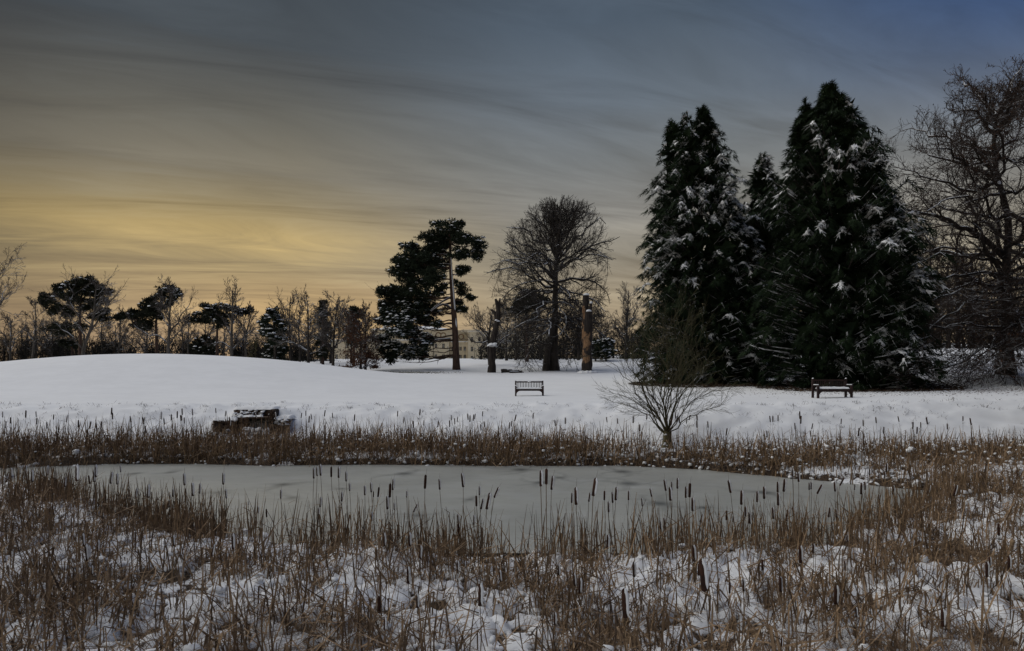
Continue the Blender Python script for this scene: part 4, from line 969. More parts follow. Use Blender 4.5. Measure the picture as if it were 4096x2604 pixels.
# ---------------------------------------------------------------- the three big cypresses
def cypress(label, leaders, Y, seed, nb, snow_fn, open_fn=None, spray=.62):
    """leaders: (u_base, v_base, u_top, v_top, dy, [(height share, radius in px)...])"""
    rng = np.random.default_rng(seed)
    u, v = leaders[0][0], leaders[0][1]; b = at(u, v, Y); b[2] = h1(b[0], Y)
    r = thing('cypress_tree', label, 'tree', b, group='snow laden cypresses on the right')
    g = Geo(); BP = []; BD = []; CORE = []
    for (ub, vb, ut, vt, dy, prof, share) in leaders:
        p0 = at(ub, vb, Y + dy); p0[2] = min(p0[2], h1(p0[0], p0[1])) - .2; p1 = at(ut, vt, Y + dy)
        ax = resample(np.array([p0, p0 * .6 + p1 * .4 + np.array([.2, 0, 0]), p1]), 10); hgt = p1[2] - p0[2]
        V, q = tubes(ax[None], np.linspace(.45 if dy == 0 else .22, .02, 10)[None], 7); g.add(V, q)
        n = int(nb * share); t = rng.random(n) ** .92
        rad = np.interp(t, [p[0] for p in prof], [p[1] for p in prof]) / F * Y
        az = rng.uniform(0, 2 * math.pi, n)
        nc = int(1100 * share); tc = rng.random(nc) * .93; ac = rng.uniform(0, 2 * math.pi, nc); rc = np.interp(tc, [p[0] for p in prof], [p[1] for p in prof]) / F * Y * .62 * np.sqrt(rng.random(nc))
        CORE.append(np.stack([np.interp(tc, np.linspace(0, 1, 10), ax[:, i]) for i in range(3)], 1) + np.stack([rc * np.cos(ac), rc * np.sin(ac), 0 * ac], 1))
        # lumps: boughs come in irregular tiers
        lum = .88 + .42 * (fbm(az * 1.6 + seed, t * hgt * .55, seed, 3) - .5) * 2
        deep = rng.random(n) < .22; rad = rad * np.where(deep, .55, 1.0) * np.clip(lum + rng.normal(size=n) * .14, .5, 1.4)
        c = np.stack([np.interp(t, np.linspace(0, 1, 10), ax[:, i]) for i in range(3)], 1)
        out = np.stack([np.cos(az), np.sin(az), np.zeros(n)], 1)
        steep = np.interp(t, [0, .5, .85, 1], [.05, .35, .9, 2.0])
        d0 = unit(out + np.stack([0 * t, 0 * t, steep], 1))
        tip = c + out * rad[:, None]; L = np.clip(rad * .75, .35, 2.6) * rng.uniform(.8, 1.2, n)
        start = tip - d0 * L[:, None] * .9
        BP.append(np.stack([start, start + d0 * L[:, None] * .55, tip + np.array([0, 0, 0.06]) * L[:, None], tip + (out * .16 + np.array([0, 0, -.10])) * L[:, None]], 1)); BD.append(np.stack([out, d0], 1))
    CORE = np.concatenate(CORE); BP = np.concatenate(BP); out = np.concatenate(BD)[:, 0]
    if open_fn is not None:
        k = ~open_fn(BP[:, 2], rng); BP, out = BP[k], out[k]; CORE = CORE[~open_fn(CORE, rng)]
    V, q = tubes(BP, np.repeat(np.array([[.05, .04, .025, .01]]), len(BP), 0), 3); g.add(V, q)
    V, F_ = g.out(); part('trunk', r, V, F_, M['bark_oak'], True)
    # feathery flat sprays along every bough
    n, K = len(BP), 18
    t = np.concatenate([np.linspace(.28, 1, K - 1), [1.0]]); t = np.clip(t[None] + rng.normal(size=(n, K)) * .05, 0, 1); f = t * 3; i = np.clip(f.astype(int), 0, 2); w = (f - i)[..., None]
    rows = np.arange(n)[:, None]; pos = BP[rows, i] * (1 - w) + BP[rows, i + 1] * w; tan = unit(BP[rows, i + 1] - BP[rows, i])
    side = unit(np.cross(tan, np.array([0, 0, 1.0]))); sg = np.where(np.arange(K) % 2 == 0, 1, -1)[None, :, None]; sg = np.where(np.arange(K)[None, :, None] == K - 1, 0, sg)
    d = unit(tan * .9 + side * sg * rng.uniform(.35, 1.05, (n, K, 1)) + rng.normal(size=(n, K, 3)) * .22 + np.array([0, 0, .04]))
    pos = pos + rng.normal(size=pos.shape) * .10
    C = pos.reshape(-1, 3); D = d.reshape(-1, 3); O = np.repeat(out, K, 0)
    N = len(C); S = unit(np.cross(D, np.array([0, 0, 1.0]) + rng.normal(size=(N, 3)) * .45)); Ls = (spray * rng.uniform(.55, 1.2, N) * np.where(np.tile(np.arange(K), n) >= K - 4, 1.3, 1.0))[:, None]
    def spray_mesh(C, D, S, Ls, fans):
        Vs = []
        for a, l, o_, wd in fans:
            dd = unit(D * math.cos(a) + S * math.sin(a)); ss = unit(S * math.cos(a) - D * math.sin(a)); o = C + D * Ls * o_
            dr = np.array([0, 0, -.14]) * Ls * l
            Vs.append(np.stack([o - ss * Ls * wd, o + ss * Ls * wd, o + dd * Ls * l + dr], 1))
        V = np.concatenate(Vs).reshape(-1, 3); return V, np.arange(len(V)).reshape(-1, 3)
    # shaded inner foliage
    Q = CORE; N2 = len(Q); d2 = unit(rng.normal(size=(N2, 3)) + np.array([0, 0, -.3])); s2 = unit(np.cross(d2, rng.normal(size=(N2, 3)))); L2 = rng.uniform(.7, 1.5, (N2, 1))
    W2 = np.stack([Q - s2 * L2 * .35, Q + s2 * L2 * .35, Q + d2 * L2], 1).reshape(-1, 3); part('inner_foliage', r, W2, [(np.arange(len(W2)).reshape(-1, 3), 0)], M['cypress'])
    V, tr_ = spray_mesh(C, D, S, Ls, [(0, 1.0, 0, .065), (.6, .6, .12, .055), (-.6, .6, .2, .055), (.5, .48, .42, .045), (-.5, .48, .5, .045)])
    part('crown', r, V, [(tr_, 0)], M['cypress'])
    # snow held by the upper side of some boughs
    tipz = BP[:, 2]; sp = snow_fn(tipz) ; k = rng.random(n) < sp
    # only boughs not roofed by others: keep the outer ones
    kk = np.repeat(k, K) & (rng.random(N) < .8) & (np.tile(np.arange(K), n) > 4)
    # draped sheets with scalloped, drooping ends follow each loaded bough
    B = BP[k]; nb_ = len(B); na, nl_ = 9, 6; ti = np.linspace(.35, 1.0, nl_)[None, :, None]; a = np.linspace(-1, 1, na)[None, None, :]
    fing = rng.uniform(.55, 1.12, (nb_, 1, na)); tt = .35 + (ti - .35) * (fing * (1 - .35 * a * a)); f = np.clip(tt, 0, .999) * 3; ii = f.astype(int); w = (f - ii)[..., None]; rw = np.arange(nb_)[:, None, None]
    pos = B[rw, ii] * (1 - w) + B[rw, ii + 1] * w; tn = unit(B[:, 3] - B[:, 0]); sd = unit(np.cross(tn, np.array([0, 0, 1.0])))
    Wd = rng.uniform(.12, .30, (nb_, 1, 1)) * np.sin(np.linspace(.35, .72, nl_) * math.pi)[None, :, None]
    pos = pos + sd[:, None, None] * (a * Wd)[..., None]; pos[..., 2] += .13 - .30 * a * a * Wd * 1.6 - .22 * np.clip(ti - .72, 0, 1) * 2; pos = pos + rng.normal(size=pos.shape) * np.array([.03, .03, .035])
    rr_, cc_ = np.meshgrid(np.arange(nl_ - 1), np.arange(na - 1), indexing='ij'); b0 = (rr_ * na + cc_).reshape(-1); q0 = np.stack([b0, b0 + 1, b0 + na + 1, b0 + na], 1)
    g = Geo(); g.add(pos.reshape(-1, 3), (q0[None] + (np.arange(nb_) * nl_ * na)[:, None, None]).reshape(-1, 4))
    kk = kk & (rng.random(N) < .75); V1, f1 = spray_mesh(C[kk] + np.array([0, 0, .05]), D[kk], S[kk], Ls[kk] * .92, [(0, .95, 0, .10), (.6, .55, .12, .09), (-.6, .55, .2, .09)]); g.add(V1, f1)
    kk = kk & (rng.random(N) < .3); cc = C[kk] + D[kk] * Ls[kk] * .3 + np.array([0, 0, .03]); V2, f2 = pads(cc, .085, rng, .6); g.add(V2, f2)
    V, F_ = g.out(); o = part('snow', r, V, F_, M['snow_tree'], True); o['kind'] = 'stuff'
    return r

def px(P):
    return UC + F * P[..., 0] / P[..., 1], VH - F * (P[..., 2] - CAMZ) / P[..., 1]

def snow_left(P):
    u, v = px(P); n = fbm(P[:, 0] * .5, P[:, 2] * .6, 41, 3)
    s = np.clip((n - .40) * 6, 0.06, 1) * np.interp(v, [110, 150, 190, 270, 300, 390], [.2, .45, .9, .75, .35, .12])
    return s * np.clip(.35 + (u - 640) / 60, .06, 1) * np.where((u < 690) & (v > 285), .12, 1)
def snow_mid(P):
    u, v = px(P); return np.interp(v, [157, 200, 300, 390], [.5, .5, .25, .05])
def snow_right(P):
    u, v = px(P); n = fbm(P[:, 0] * .45, P[:, 2] * .5, 47, 3)
    s = np.clip((n - .39) * 6, 0.06, 1) * np.interp(v, [90, 150, 220, 320, 390], [.25, .55, .8, .55, .3])
    return s * np.clip(.22 + (u - 795) / 70, .14, 1) * np.where((u < 835) & (v > 235), .15, 1)

cypress('left one of the two big snow laden cypresses, with an open snowy middle', [
    (694, 383, 703, 110, 0, [(0, 36), (.08, 50), (.3, 52), (.45, 50), (.6, 46), (.72, 36), (.85, 21), (.95, 6), (1, 1)], 1.0),
    (682, 384, 673, 124, 1.2, [(0, 30), (.12, 40), (.4, 38), (.6, 30), (.8, 17), (.93, 7), (1, 1)], .6), (688, 384, 687, 116, -1.0, [(0, 26), (.3, 34), (.7, 22), (.9, 8), (1, 1)], .35),
    (722, 386, 726, 196, -1.5, [(0, 22), (.15, 30), (.5, 29), (.75, 20), (.9, 10), (1, 2)], .5), (744, 386, 745, 225, -.6, [(0, 20), (.2, 24), (.6, 20), (.9, 9), (1, 2)], .4)],
    57.0, 151, 620, snow_left, lambda P, rng: (np.abs(px(P)[0] - 708) < 26) & (np.abs(px(P)[1] - 228) < 32) & (rng.random(len(P)) < .5))
cypress('smaller cypress standing back in the gap between the two big ones', [
    (764, 380, 763, 157, 0, [(0, 24), (.2, 34), (.5, 33), (.75, 23), (.9, 11), (1, 1)], 1.0), (778, 380, 780, 185, .8, [(0, 14), (.3, 22), (.7, 18), (.92, 7), (1, 1)], .5)], 64.0, 152, 330, snow_mid)
cypress('right and tallest of the big snow laden cypresses, beside the bench', [
    (844, 388, 829, 88, 0, [(0, 50), (.08, 64), (.25, 70), (.4, 66), (.55, 58), (.68, 52), (.8, 39), (.9, 19), (.96, 7), (1, 1)], 1.0),
    (815, 388, 806, 104, .8, [(0, 36), (.12, 44), (.4, 44), (.65, 32), (.82, 18), (.93, 7), (1, 1)], .55), (868, 389, 856, 126, -.6, [(0, 34), (.1, 44), (.35, 46), (.6, 38), (.8, 22), (.93, 9), (1, 1)], .6),
    (884, 389, 884, 190, -1.2, [(0, 26), (.15, 34), (.5, 34), (.8, 18), (.95, 6), (1, 1)], .4), (838, 388, 842, 94, -.4, [(0, 20), (.5, 22), (.8, 14), (.93, 8), (1, 1)], .3)],
    48.5, 153, 740, snow_right)

# unseen cypresses added left and right of the view to shade the foreground
CY = [o for o in bpy.data.objects if o.name.startswith('cypress_tree')]; CY.sort(key=lambda o: o.location.x)
for k, (x, y, rz, sc, lab) in enumerate([(21, 11, 1.0, .9, 'added unseen cypress shading the lower right corner from the near bank'), (30, 22, 2.2, 1.0, 'added unseen cypress shading the reed bed, beyond the right edge of the picture'),
                                         (17, 0, 4.0, 1.0, 'added unseen cypress shading the right foreground, beside the photographer'), (-18, 7, .6, .95, 'added unseen cypress shading the lower left corner from the near bank'),
                                         (39, 39, 5.0, 1.1, 'added unseen cypress shading the snow by the oak, beyond the right edge')]):
    copy_tree(CY[0] if k % 2 else CY[2], x, y, rz, sc, lab, 'unseen cypresses added for shade')

# needle litter and bare earth kept clear of snow under the cypresses, olive grass under the pine
def flakes(name, label, n, fx, size, mat, seed, squash=.25):
    rng = np.random.default_rng(seed); x, y = fx(rng, n); z = H(x, y) + .012; C = np.stack([x, y, z], 1)
    V, q = leaf_quads(C, size, rng, 0.0); V = V.reshape(-1, 4, 3); V[:, :, 2] = C[:, 2:3] + np.abs(V[:, :, 2] - C[:, 2:3]) * squash
    tag(link(name, mesh(name, V.reshape(-1, 3), [(q, 0)], mat)), label, 'ground cover', kind='stuff')
def under(rng, n):
    k = rng.random(n); a = rng.uniform(0, 2 * math.pi, n); rr = np.sqrt(rng.random(n))
    cx = np.where(k < .42, 15.2, np.where(k < .55, 20.5, 24.3)); cy = np.where(k < .42, 55.5, np.where(k < .55, 54, 48.5)); ra = np.where(k < .42, 5.6, np.where(k < .55, 4.5, 6.8))
    return cx + ra * rr * np.cos(a), cy + ra * .95 * rr * np.sin(a)
flakes('needle_litter', 'dark brown needle litter under the cypresses', 9000, under, .34, M['litter'], 161)
def under_pine(rng, n):
    a = rng.uniform(0, 2 * math.pi, n); rr = np.sqrt(rng.random(n)) * np.where(rng.random(n) < .6, .6, 1)
    return -13.2 + 6.5 * rr * np.cos(a) + 1.2 * rng.random(n), 81.5 + 4.5 * rr * np.sin(a)
flakes('olive_grass', 'olive grass showing through thin snow under the big pine', 1500, under_pine, .14, M['grass'], 162, .5)

# dead trunks
def trunk_mesh(P, R, S, seed, rough=.16):
    P = np.array(P); V, q = tubes(P[None], np.array(R)[None], S); n = len(P); C = np.repeat(P, S, 0)
    a = np.tile(np.arange(S), n); k = 1 + rough * (vnoise(a * .9 + seed, np.repeat(np.arange(n), S) * .45, seed) - .5) * 2 + .06 * np.sin(a * 2.4 + seed)
    V = C + (V - C) * k[:, None]
    cap = np.arange(S) + (n - 1) * S
    return V, q, cap[None]

def build_peeling():
    Y = 80.0; cs = crop(2100, 1100, 550 / 2105.0)
    b = at(*cs(945, 1480), Y); b[2] = h1(b[0], Y)
    r = thing('dead_trunk', 'thick dead trunk with a long strip of peeled orange wood, snow on its sawn tops', 'dead tree', b)
    def col(pts, K):
        P = np.array([list(at(*cs(x, y), Y)) for x, y, w in pts]); mm = 550 / 2105 / 4 / F * Y; R = np.array([w / 2 * mm for x, y, w in pts])
        P[0, 2] = min(P[0, 2], b[2] - .25); t = np.linspace(0, 1, len(P)); tk = np.linspace(0, 1, K)
        return np.stack([np.interp(tk, t, P[:, i]) for i in range(3)], 1), np.interp(tk, t, R)
    P, R = col([(942, 1500, 190), (944, 1420, 165), (950, 1300, 142), (952, 1150, 134), (960, 980, 132), (962, 850, 132), (968, 720, 128), (974, 620, 116), (976, 565, 100)], 26)
    V, q, cap = trunk_mesh(P, R, 18, 3); x0 = np.repeat(P[:, 0], 18); hh = V[:, 2] - b[2]; fr = (V[:, 1] < Y + .2)
    top = at(*cs(950, 800), Y)[2]; low = at(*cs(950, 1400), Y)[2]
    bare = sstep(V[:, 2], low - .3, low + .5) * (1 - sstep(V[:, 2], top - .9, top)) * fr * (1 - sstep(V[:, 0] - x0, .15, .55))
    part('lower_trunk', r, V, [(q, 0), (cap, 0)], M['monolith'], True, {'bare': bare * .54})
    P, R = col([(925, 640, 96), (930, 560, 96), (935, 440, 94), (938, 312, 96)], 12); P[:, 1] += .35; P[0, 2] = at(*cs(925, 700), Y)[2]
    V, q, cap = trunk_mesh(P, R, 14, 5); bare = (V[:, 2] < at(*cs(930, 480), Y)[2]) * (V[:, 0] < P[3, 0] - .1) * .5
    part('upper_trunk', r, V, [(q, 0), (cap, 0)], M['monolith'], True, {'bare': bare})
    P, R = col([(1000, 520, 30), (1005, 480, 46), (1008, 440, 50)], 5); V, q, cap = trunk_mesh(P, R, 10, 6); part('stub', r, V, [(q, 0), (cap, 0)], M['monolith'], True, {'bare': np.zeros(len(V))})
    g = Geo()
    for x, y, w, dy in ((939, 309, 98, .35), (976, 558, 84, -.1), (1010, 432, 48, 0)):
        c = at(*cs(x, y), Y + dy); rr = w / 2 * 550 / 2105 / 4 / F * Y; prof = [(rr * .98, -.02), (rr * 1.0, .06), (rr * .8, .17), (rr * .4, .22), (.01, .23)]
        V, q = tubes(np.array([[c + np.array([0, 0, z]) for _, z in prof]]), np.array([[q_ for q_, _ in prof]]), 14); g.add(V, q)
    V, F_ = g.out(); part('snow_cap', r, V, F_, M['snow_tree'], True)
    rng = np.random.default_rng(2); a = rng.uniform(0, 6.28, 16); C = np.stack([b[0] + 1.0 * np.cos(a), Y - .9 * np.abs(np.sin(a)), 0 * a], 1); C[:, 2] = H(C[:, 0], C[:, 1]) + .05
    V, fs = pads(C, .26, rng, .7); o = part('snow_heap', r, V, [(f, 0) for f in fs], M['snow_tree'], True)
build_peeling()

def build_broken():
    Y = 83.0; b = at(*c3(1130, 1475), Y); b[2] = h1(b[0], Y); mm = 1050 / 2296 / 4 / F * Y
    r = thing('dead_trunk', 'leaning dark broken trunk with a jagged forked top and a snow patch', 'dead tree', b)
    def col(pts, K):
        P = np.array([list(at(*c3(x, y), Y)) for x, y, w in pts]); R = np.array([w / 2 * mm for x, y, w in pts]); t = np.linspace(0, 1, len(P)); tk = np.linspace(0, 1, K)
        return np.stack([np.interp(tk, t, P[:, i]) for i in range(3)], 1), np.interp(tk, t, R)
    P, R = col([(1130, 1485, 70), (1132, 1430, 54), (1137, 1300, 52), (1150, 1200, 44), (1168, 1120, 44), (1184, 1020, 48), (1187, 960, 40), (1179, 905, 30), (1164, 865, 18)], 24); P[0, 2] = b[2] - .25
    V, q, cap = trunk_mesh(P, R, 14, 8, .3); part('trunk', r, V, [(q, 0), (cap, 0)], M['monolith'], True, {'bare': .12 * (V[:, 2] > P[13, 2]) * (V[:, 0] < np.repeat(P[:, 0], 14))})
    for pts, K in (([(1192, 960, 30), (1198, 900, 24), (1203, 858, 12)], 6), ([(1168, 1010, 30), (1156, 985, 24), (1138, 968, 20), (1118, 958, 14)], 7)):
        P, R = col(pts, K); V, q, cap = trunk_mesh(P, R, 9, 9); part('branch_stub', r, V, [(q, 0), (cap, 0)], M['monolith'], True, {'bare': np.zeros(len(V))})
    rng = np.random.default_rng(12); c = at(*c3(1138, 1268), Y - .5); C = c + rng.normal(size=(12, 3)) * np.array([.22, .08, .13]); V1, f1 = pads(C, .26, rng, .8)
    part('snow_patch', r, V1, [(f, 0) for f in f1], M['snow_tree'], True); c = at(*c3(1182, 1060), Y - .45); V2, f2 = pads(c + rng.normal(size=(4, 3)) * np.array([.1, .04, .06]), .14, rng, .7)
    part('snow_patch', r, V2, [(f, 0) for f in f2], M['snow_tree'], True)
build_broken()

def build_log():
    Y = 82.0; c = at(*c3(1300, 1478), Y); c[2] = h1(c[0], Y)
    r = thing('fallen_log', 'dark fallen log dusted with snow beside the beech', 'log', c)
    P = np.array([c + np.array([x, .1 * x, .22 + z]) for x, z in ((-1.2, .05), (-.6, .1), (0, .02), (.6, .06), (1.3, -.05))]); V, q, cap = trunk_mesh(resample(P, 9), np.linspace(.28, .17, 9), 9, 4, .2)
    part('log', r, V, [(q, 0), (cap, 0)], mat_bark('bark_log', (.05, .04, .034), (.02, .017, .015), .5, .7), True)
    P = np.array([c + np.array([x, -.3 + .3 * x, .12]) for x in (-.2, .4, 1.5)]); V, q, cap = trunk_mesh(resample(P, 6), np.linspace(.13, .08, 6), 7, 5, .2); part('broken_branch', r, V, [(q, 0), (cap, 0)], M['bark_dark'], True)
build_log()
# ---------------------------------------------------------------- benches
def snow_slab(x0, x1, y0, y1, z0, h, seed, nx=26, ny=7, edge=.05):
    """a soft uneven layer of snow on a rectangle"""
    rng = np.random.default_rng(seed); X, Y = np.meshgrid(np.linspace(0, 1, nx), np.linspace(0, 1, ny))
    ex = np.minimum(np.minimum(X, 1 - X) * (x1 - x0), np.minimum(Y, 1 - Y) * (y1 - y0)); k = np.sqrt(np.clip(ex / edge, 0, 1))
    Z = z0 + k * h * (.65 + .7 * fbm(X * 9 * (x1 - x0) / 1.5, Y * 3 + seed, seed, 3))
    jx = (rng.random(X.shape) - .5) * .015
    V = np.stack([x0 + X * (x1 - x0) + jx, y0 + Y * (y1 - y0) + jx, Z], -1).reshape(-1, 3)
    r, c = np.meshgrid(np.arange(ny - 1), np.arange(nx - 1), indexing='ij'); b = r * nx + c
    return V, np.stack([b, b + 1, b + nx + 1, b + nx], -1).reshape(-1, 4)

def build_bench(label, x, y, rz, w, snowy_back, seed):
    z = h1(x, y); root = thing('park_bench', label, 'bench', (x, y, z), rz, 'wooden benches facing the pond')
    hw = w / 2
    def bp(name, boxes, mat=None, smooth=False):
        g = Geo()
        for b in boxes: g.box(*b)
        V, F_ = g.out(); return link(name, mesh(name, V, F_, mat or M['bench'], smooth), root)
    # local frame: -y faces the pond
    for s in (-1, 1):
        x0, x1 = (s * hw - .05, s * hw + .05)
        bp('front_leg', [(x0, x1, -.30, -.20, -.06, .62)]); bp('back_leg', [(x0 + .002, x1 - .002, .20, .29, -.06, .97)])
        bp('armrest', [(x0 - .004, x1 + .004, -.33, .19, .621, .66)])
        g = Geo()   # curved knee brace under the front rail
        n = 7; a = np.linspace(0, math.pi / 2, n); xi = -s
        cx = s * (hw - .05); P = [(cx, .33)] + [(cx + xi * .26 * math.sin(t), .33 - .24 * (1 - math.sin(t)) * 1.0 - .24 * (math.cos(t) - 1 + math.sin(t)) * 0) for t in a]
        P = [(cx + xi * .26 * (1 - math.cos(t)), .10 + .23 * math.sin(t)) for t in a] + [(cx, .335)]
        V = np.array([(px_, yy, pz) for yy in (-.285, -.235) for px_, pz in P]); k = len(P)
        fs = [(i, i + 1, k + i + 1, k + i) for i in range(k - 1)] + [(k - 1, 0, k, 2 * k - 1)]
        g.add(V, np.array(fs)); g.F.append((np.array([list(range(k))]), 0)); g.F.append((np.array([list(range(2 * k - 1, k - 1, -1))]), 0))
        V, F_ = g.out(); link('knee_brace', mesh('knee_brace', V, F_, M['bench']), root)
    bp('front_rail', [(-hw + .05, hw - .05, -.29, -.24, .33, .43)]); bp('back_rail', [(-hw + .05, hw - .05, .22, .27, .34, .43)])
    sl = Geo(); sl.box(-hw + .052, hw - .052, -.04, .04, .432, .458); sm = mesh('seat_slat', *sl.out(), M['bench'])
    for yy in (-.25, -.15, -.05, .05, .15): link('seat_slat', sm, root, Vector((0, yy, 0)))
    bp('top_rail', [(-hw + .05, hw - .05, .215, .27, .85, .935)]); bp('bottom_rail', [(-hw + .05, hw - .05, .222, .262, .50, .55)])
    n = 16; bs = Geo(); bs.box(-.020, .020, .228, .252, .551, .849); bm_ = mesh('back_slat', *bs.out(), M['bench'])
    for i in range(n): link('back_slat', bm_, root, Vector((-hw + .05 + (i + .5) * (w - .1) / n, 0, 0)))
    g = Geo(); V, q = snow_slab(-hw + .06, hw - .06, -.28, .21, .459, .09, seed); g.add(V, q)
    for s in (-1, 1): V, q = snow_slab(s * hw - .06, s * hw + .06, -.31, .18, .661, .03, seed + 3, 4, 8, .03); g.add(V, q)
    if snowy_back:
        V, q = snow_slab(-hw + .05, hw - .05, .21, .275, .936, .045, seed + 5, 30, 4, .025); g.add(V, q)
        rng = np.random.default_rng(seed); V, fs = pads(np.array([[-.05, .2, .90], [.02, .19, .87], [.06, .2, .91]]), .05, rng, .8); g.add(V, fs)
    else:
        for s in (-1, 1): V, q = snow_slab(s * hw - .05, s * hw + .05, .2, .29, .971, .05, seed + 7, 4, 4, .025); g.add(V, q)
    V, F_ = g.out(); link('snow_cover', mesh('snow_cover', V, F_, M['snow_tree'], True), root)

b = at(529.3, 397, 44.0); build_bench('slatted wooden bench alone on the open lawn, snow along its top rail', b[0], 44.0, 0.0, 1.75, True, 31)
b = at(832, 398.5, 35.0); build_bench('slatted wooden bench in front of the tallest cypress, dark back against the tree', b[0], 35.0, math.radians(6), 1.80, False, 37)

# ---------------------------------------------------------------- stone outfall with its grating
def build_outfall():
    cs = crop(800, 1580, 450 / 2408.0); Y = 29.4
    def X(x): return at(*cs(x, 0), Y)[0]
    def Z(y): return at(*cs(0, y), Y)[2]
    root = thing('stone_outfall', 'low dark stone outfall with an iron grating set in the snowy bank', 'stonework', (X(1250), Y, .4))
    rng = np.random.default_rng(17); L = np.array(root.location)
    def bp(name, boxes, mat):
        g = Geo()
        for b_ in boxes: g.box(*b_)
        V, F_ = g.out(); return link(name, mesh(name, V - L, F_, mat), root)
    bp('core', [(X(640), X(1520), 30.15, 30.42, .5, Z(330)), (X(310), X(800), 29.5, 29.85, .2, Z(560)), (X(1560), X(1850), 29.55, 29.85, .3, Z(520)), (X(1500), X(1590), 29.45, 29.9, .2, Z(310)), (X(805), X(1000), 29.6, 30.1, .2, Z(480))], M['mortar'])
    # weathered stone shapes, shared by the courses
    shapes = []
    for k in range(6):
        g = Geo(); g.box(-.5, .5, -.5, .5, -.5, .5); V, F_ = g.out(); bm_ = V.copy()
        V = V * (1 + (rng.random(V.shape) - .5) * .22); shapes.append(mesh('stone', V, F_, M['stone']))
    def course(x0, x1, y0, y1, Yf, hgt, wmin, wmax, skip=.04):
        y = y1
        while y > y0 + hgt * .4:
            hh = min(hgt * rng.uniform(.8, 1.25), y - y0 + 4); x = x0 + rng.uniform(-20, 10)
            while x < x1 - 15:
                w = min(rng.uniform(wmin, wmax), x1 - x + 10)
                if rng.random() > skip:
                    o = link('stone', shapes[rng.integers(6)], root, Vector((X(x + w / 2) - L[0], Yf + rng.uniform(-.05, .04) - L[1], Z(y - hh / 2) - L[2])))
                    o.scale = ((X(x + w) - X(x)) * .93, .34, (Z(y - hh) - Z(y)) * .88); o.rotation_euler = (rng.normal() * .05, rng.normal() * .05, rng.normal() * .06)
                x += w
            y -= hh
    course(625, 1510, 330, 490, 30.15, 40, 60, 130); course(295, 800, 545, 800, 29.5, 42, 60, 140); course(1560, 1880, 500, 830, 29.55, 44, 60, 130, .1)
    course(1500, 1590, 300, 830, 29.42, 46, 50, 95, 0); course(805, 990, 480, 800, 29.6, 42, 50, 90, .2)
    bp('lintel', [(X(985), X(1500), 29.35, 30.1, Z(500), Z(470))], M['stone'])
    bp('drain_mouth', [(X(995), X(1505), 30.05, 30.14, .3, Z(502))], M['mortar'])
    x = 1012
    P = np.array([[(0, 0, 0), (0, 0, .25), (0, 0, .5)]]); V, q = tubes(P, np.full((1, 3), .014), 6); bar = mesh('bar', V, [(q, 0)], M['iron'], True); k = 0
    while x < 1500:
        o = link('bar', bar, root, Vector((X(x) - L[0], 29.42 - L[1], .42 - L[2]))); o.scale = (1, 1, (Z(500) - .42) / .5); o.rotation_euler = (math.radians(-12), math.radians(3), 0); x += 37; k += 1
    bp('cross_bar', [(X(1010), X(1500), 29.44, 29.465, Z(600), Z(588))], M['iron'])
    g = Geo()
    for x0, x1, y0, y1, zt, h, sd in ((600, 1500, 29.95, 30.9, Z(330), .12, 41), (280, 805, 29.3, 30.3, Z(556), .15, 42), (1600, 1930, 29.4, 30.3, Z(515), .13, 43), (800, 1010, 29.5, 30.1, Z(478), .07, 44)):
        V, q = snow_slab(X(x0), X(x1), y0, y1, zt, h, sd, 30, 8, .08); g.add(V, q)
    n = 34; C = np.stack([rng.uniform(X(640), X(1480), n), np.full(n, 29.98) + rng.uniform(-.06, .05, n), Z(490) + (Z(340) - Z(490)) * rng.random(n) ** .6], 1); V, fs = pads(C, .075, rng, .7); g.add(V, fs)
    n = 16; C = np.stack([rng.uniform(X(1000), X(1300), n), np.full(n, 29.5), np.full(n, Z(466))], 1); V, fs = pads(C, .09, rng, .7); g.add(V, fs)
    n = 46; C = np.stack([rng.uniform(X(640), X(1000), n), np.full(n, 29.75) + rng.uniform(-.2, .15, n), rng.uniform(Z(640), Z(380), n)], 1); V, fs = pads(C, .07, rng, .7); g.add(V, fs)
    n = 40; C = np.stack([rng.uniform(X(960), X(1480), n), np.full(n, 29.3) + rng.uniform(-.1, .1, n), rng.uniform(Z(830), Z(720), n)], 1); V, fs = pads(C, .12, rng, .8); g.add(V, fs)
    n = 26; C = np.stack([rng.uniform(X(1600), X(1880), n), np.full(n, 29.36) + rng.uniform(-.06, .06, n), rng.uniform(Z(640), Z(500), n)], 1); V, fs = pads(C, .08, rng, .7); g.add(V, fs)
    V, F_ = g.out(); link('snow_cover', mesh('snow_cover', V - L, F_, M['snow_tree'], True), root)
build_outfall()

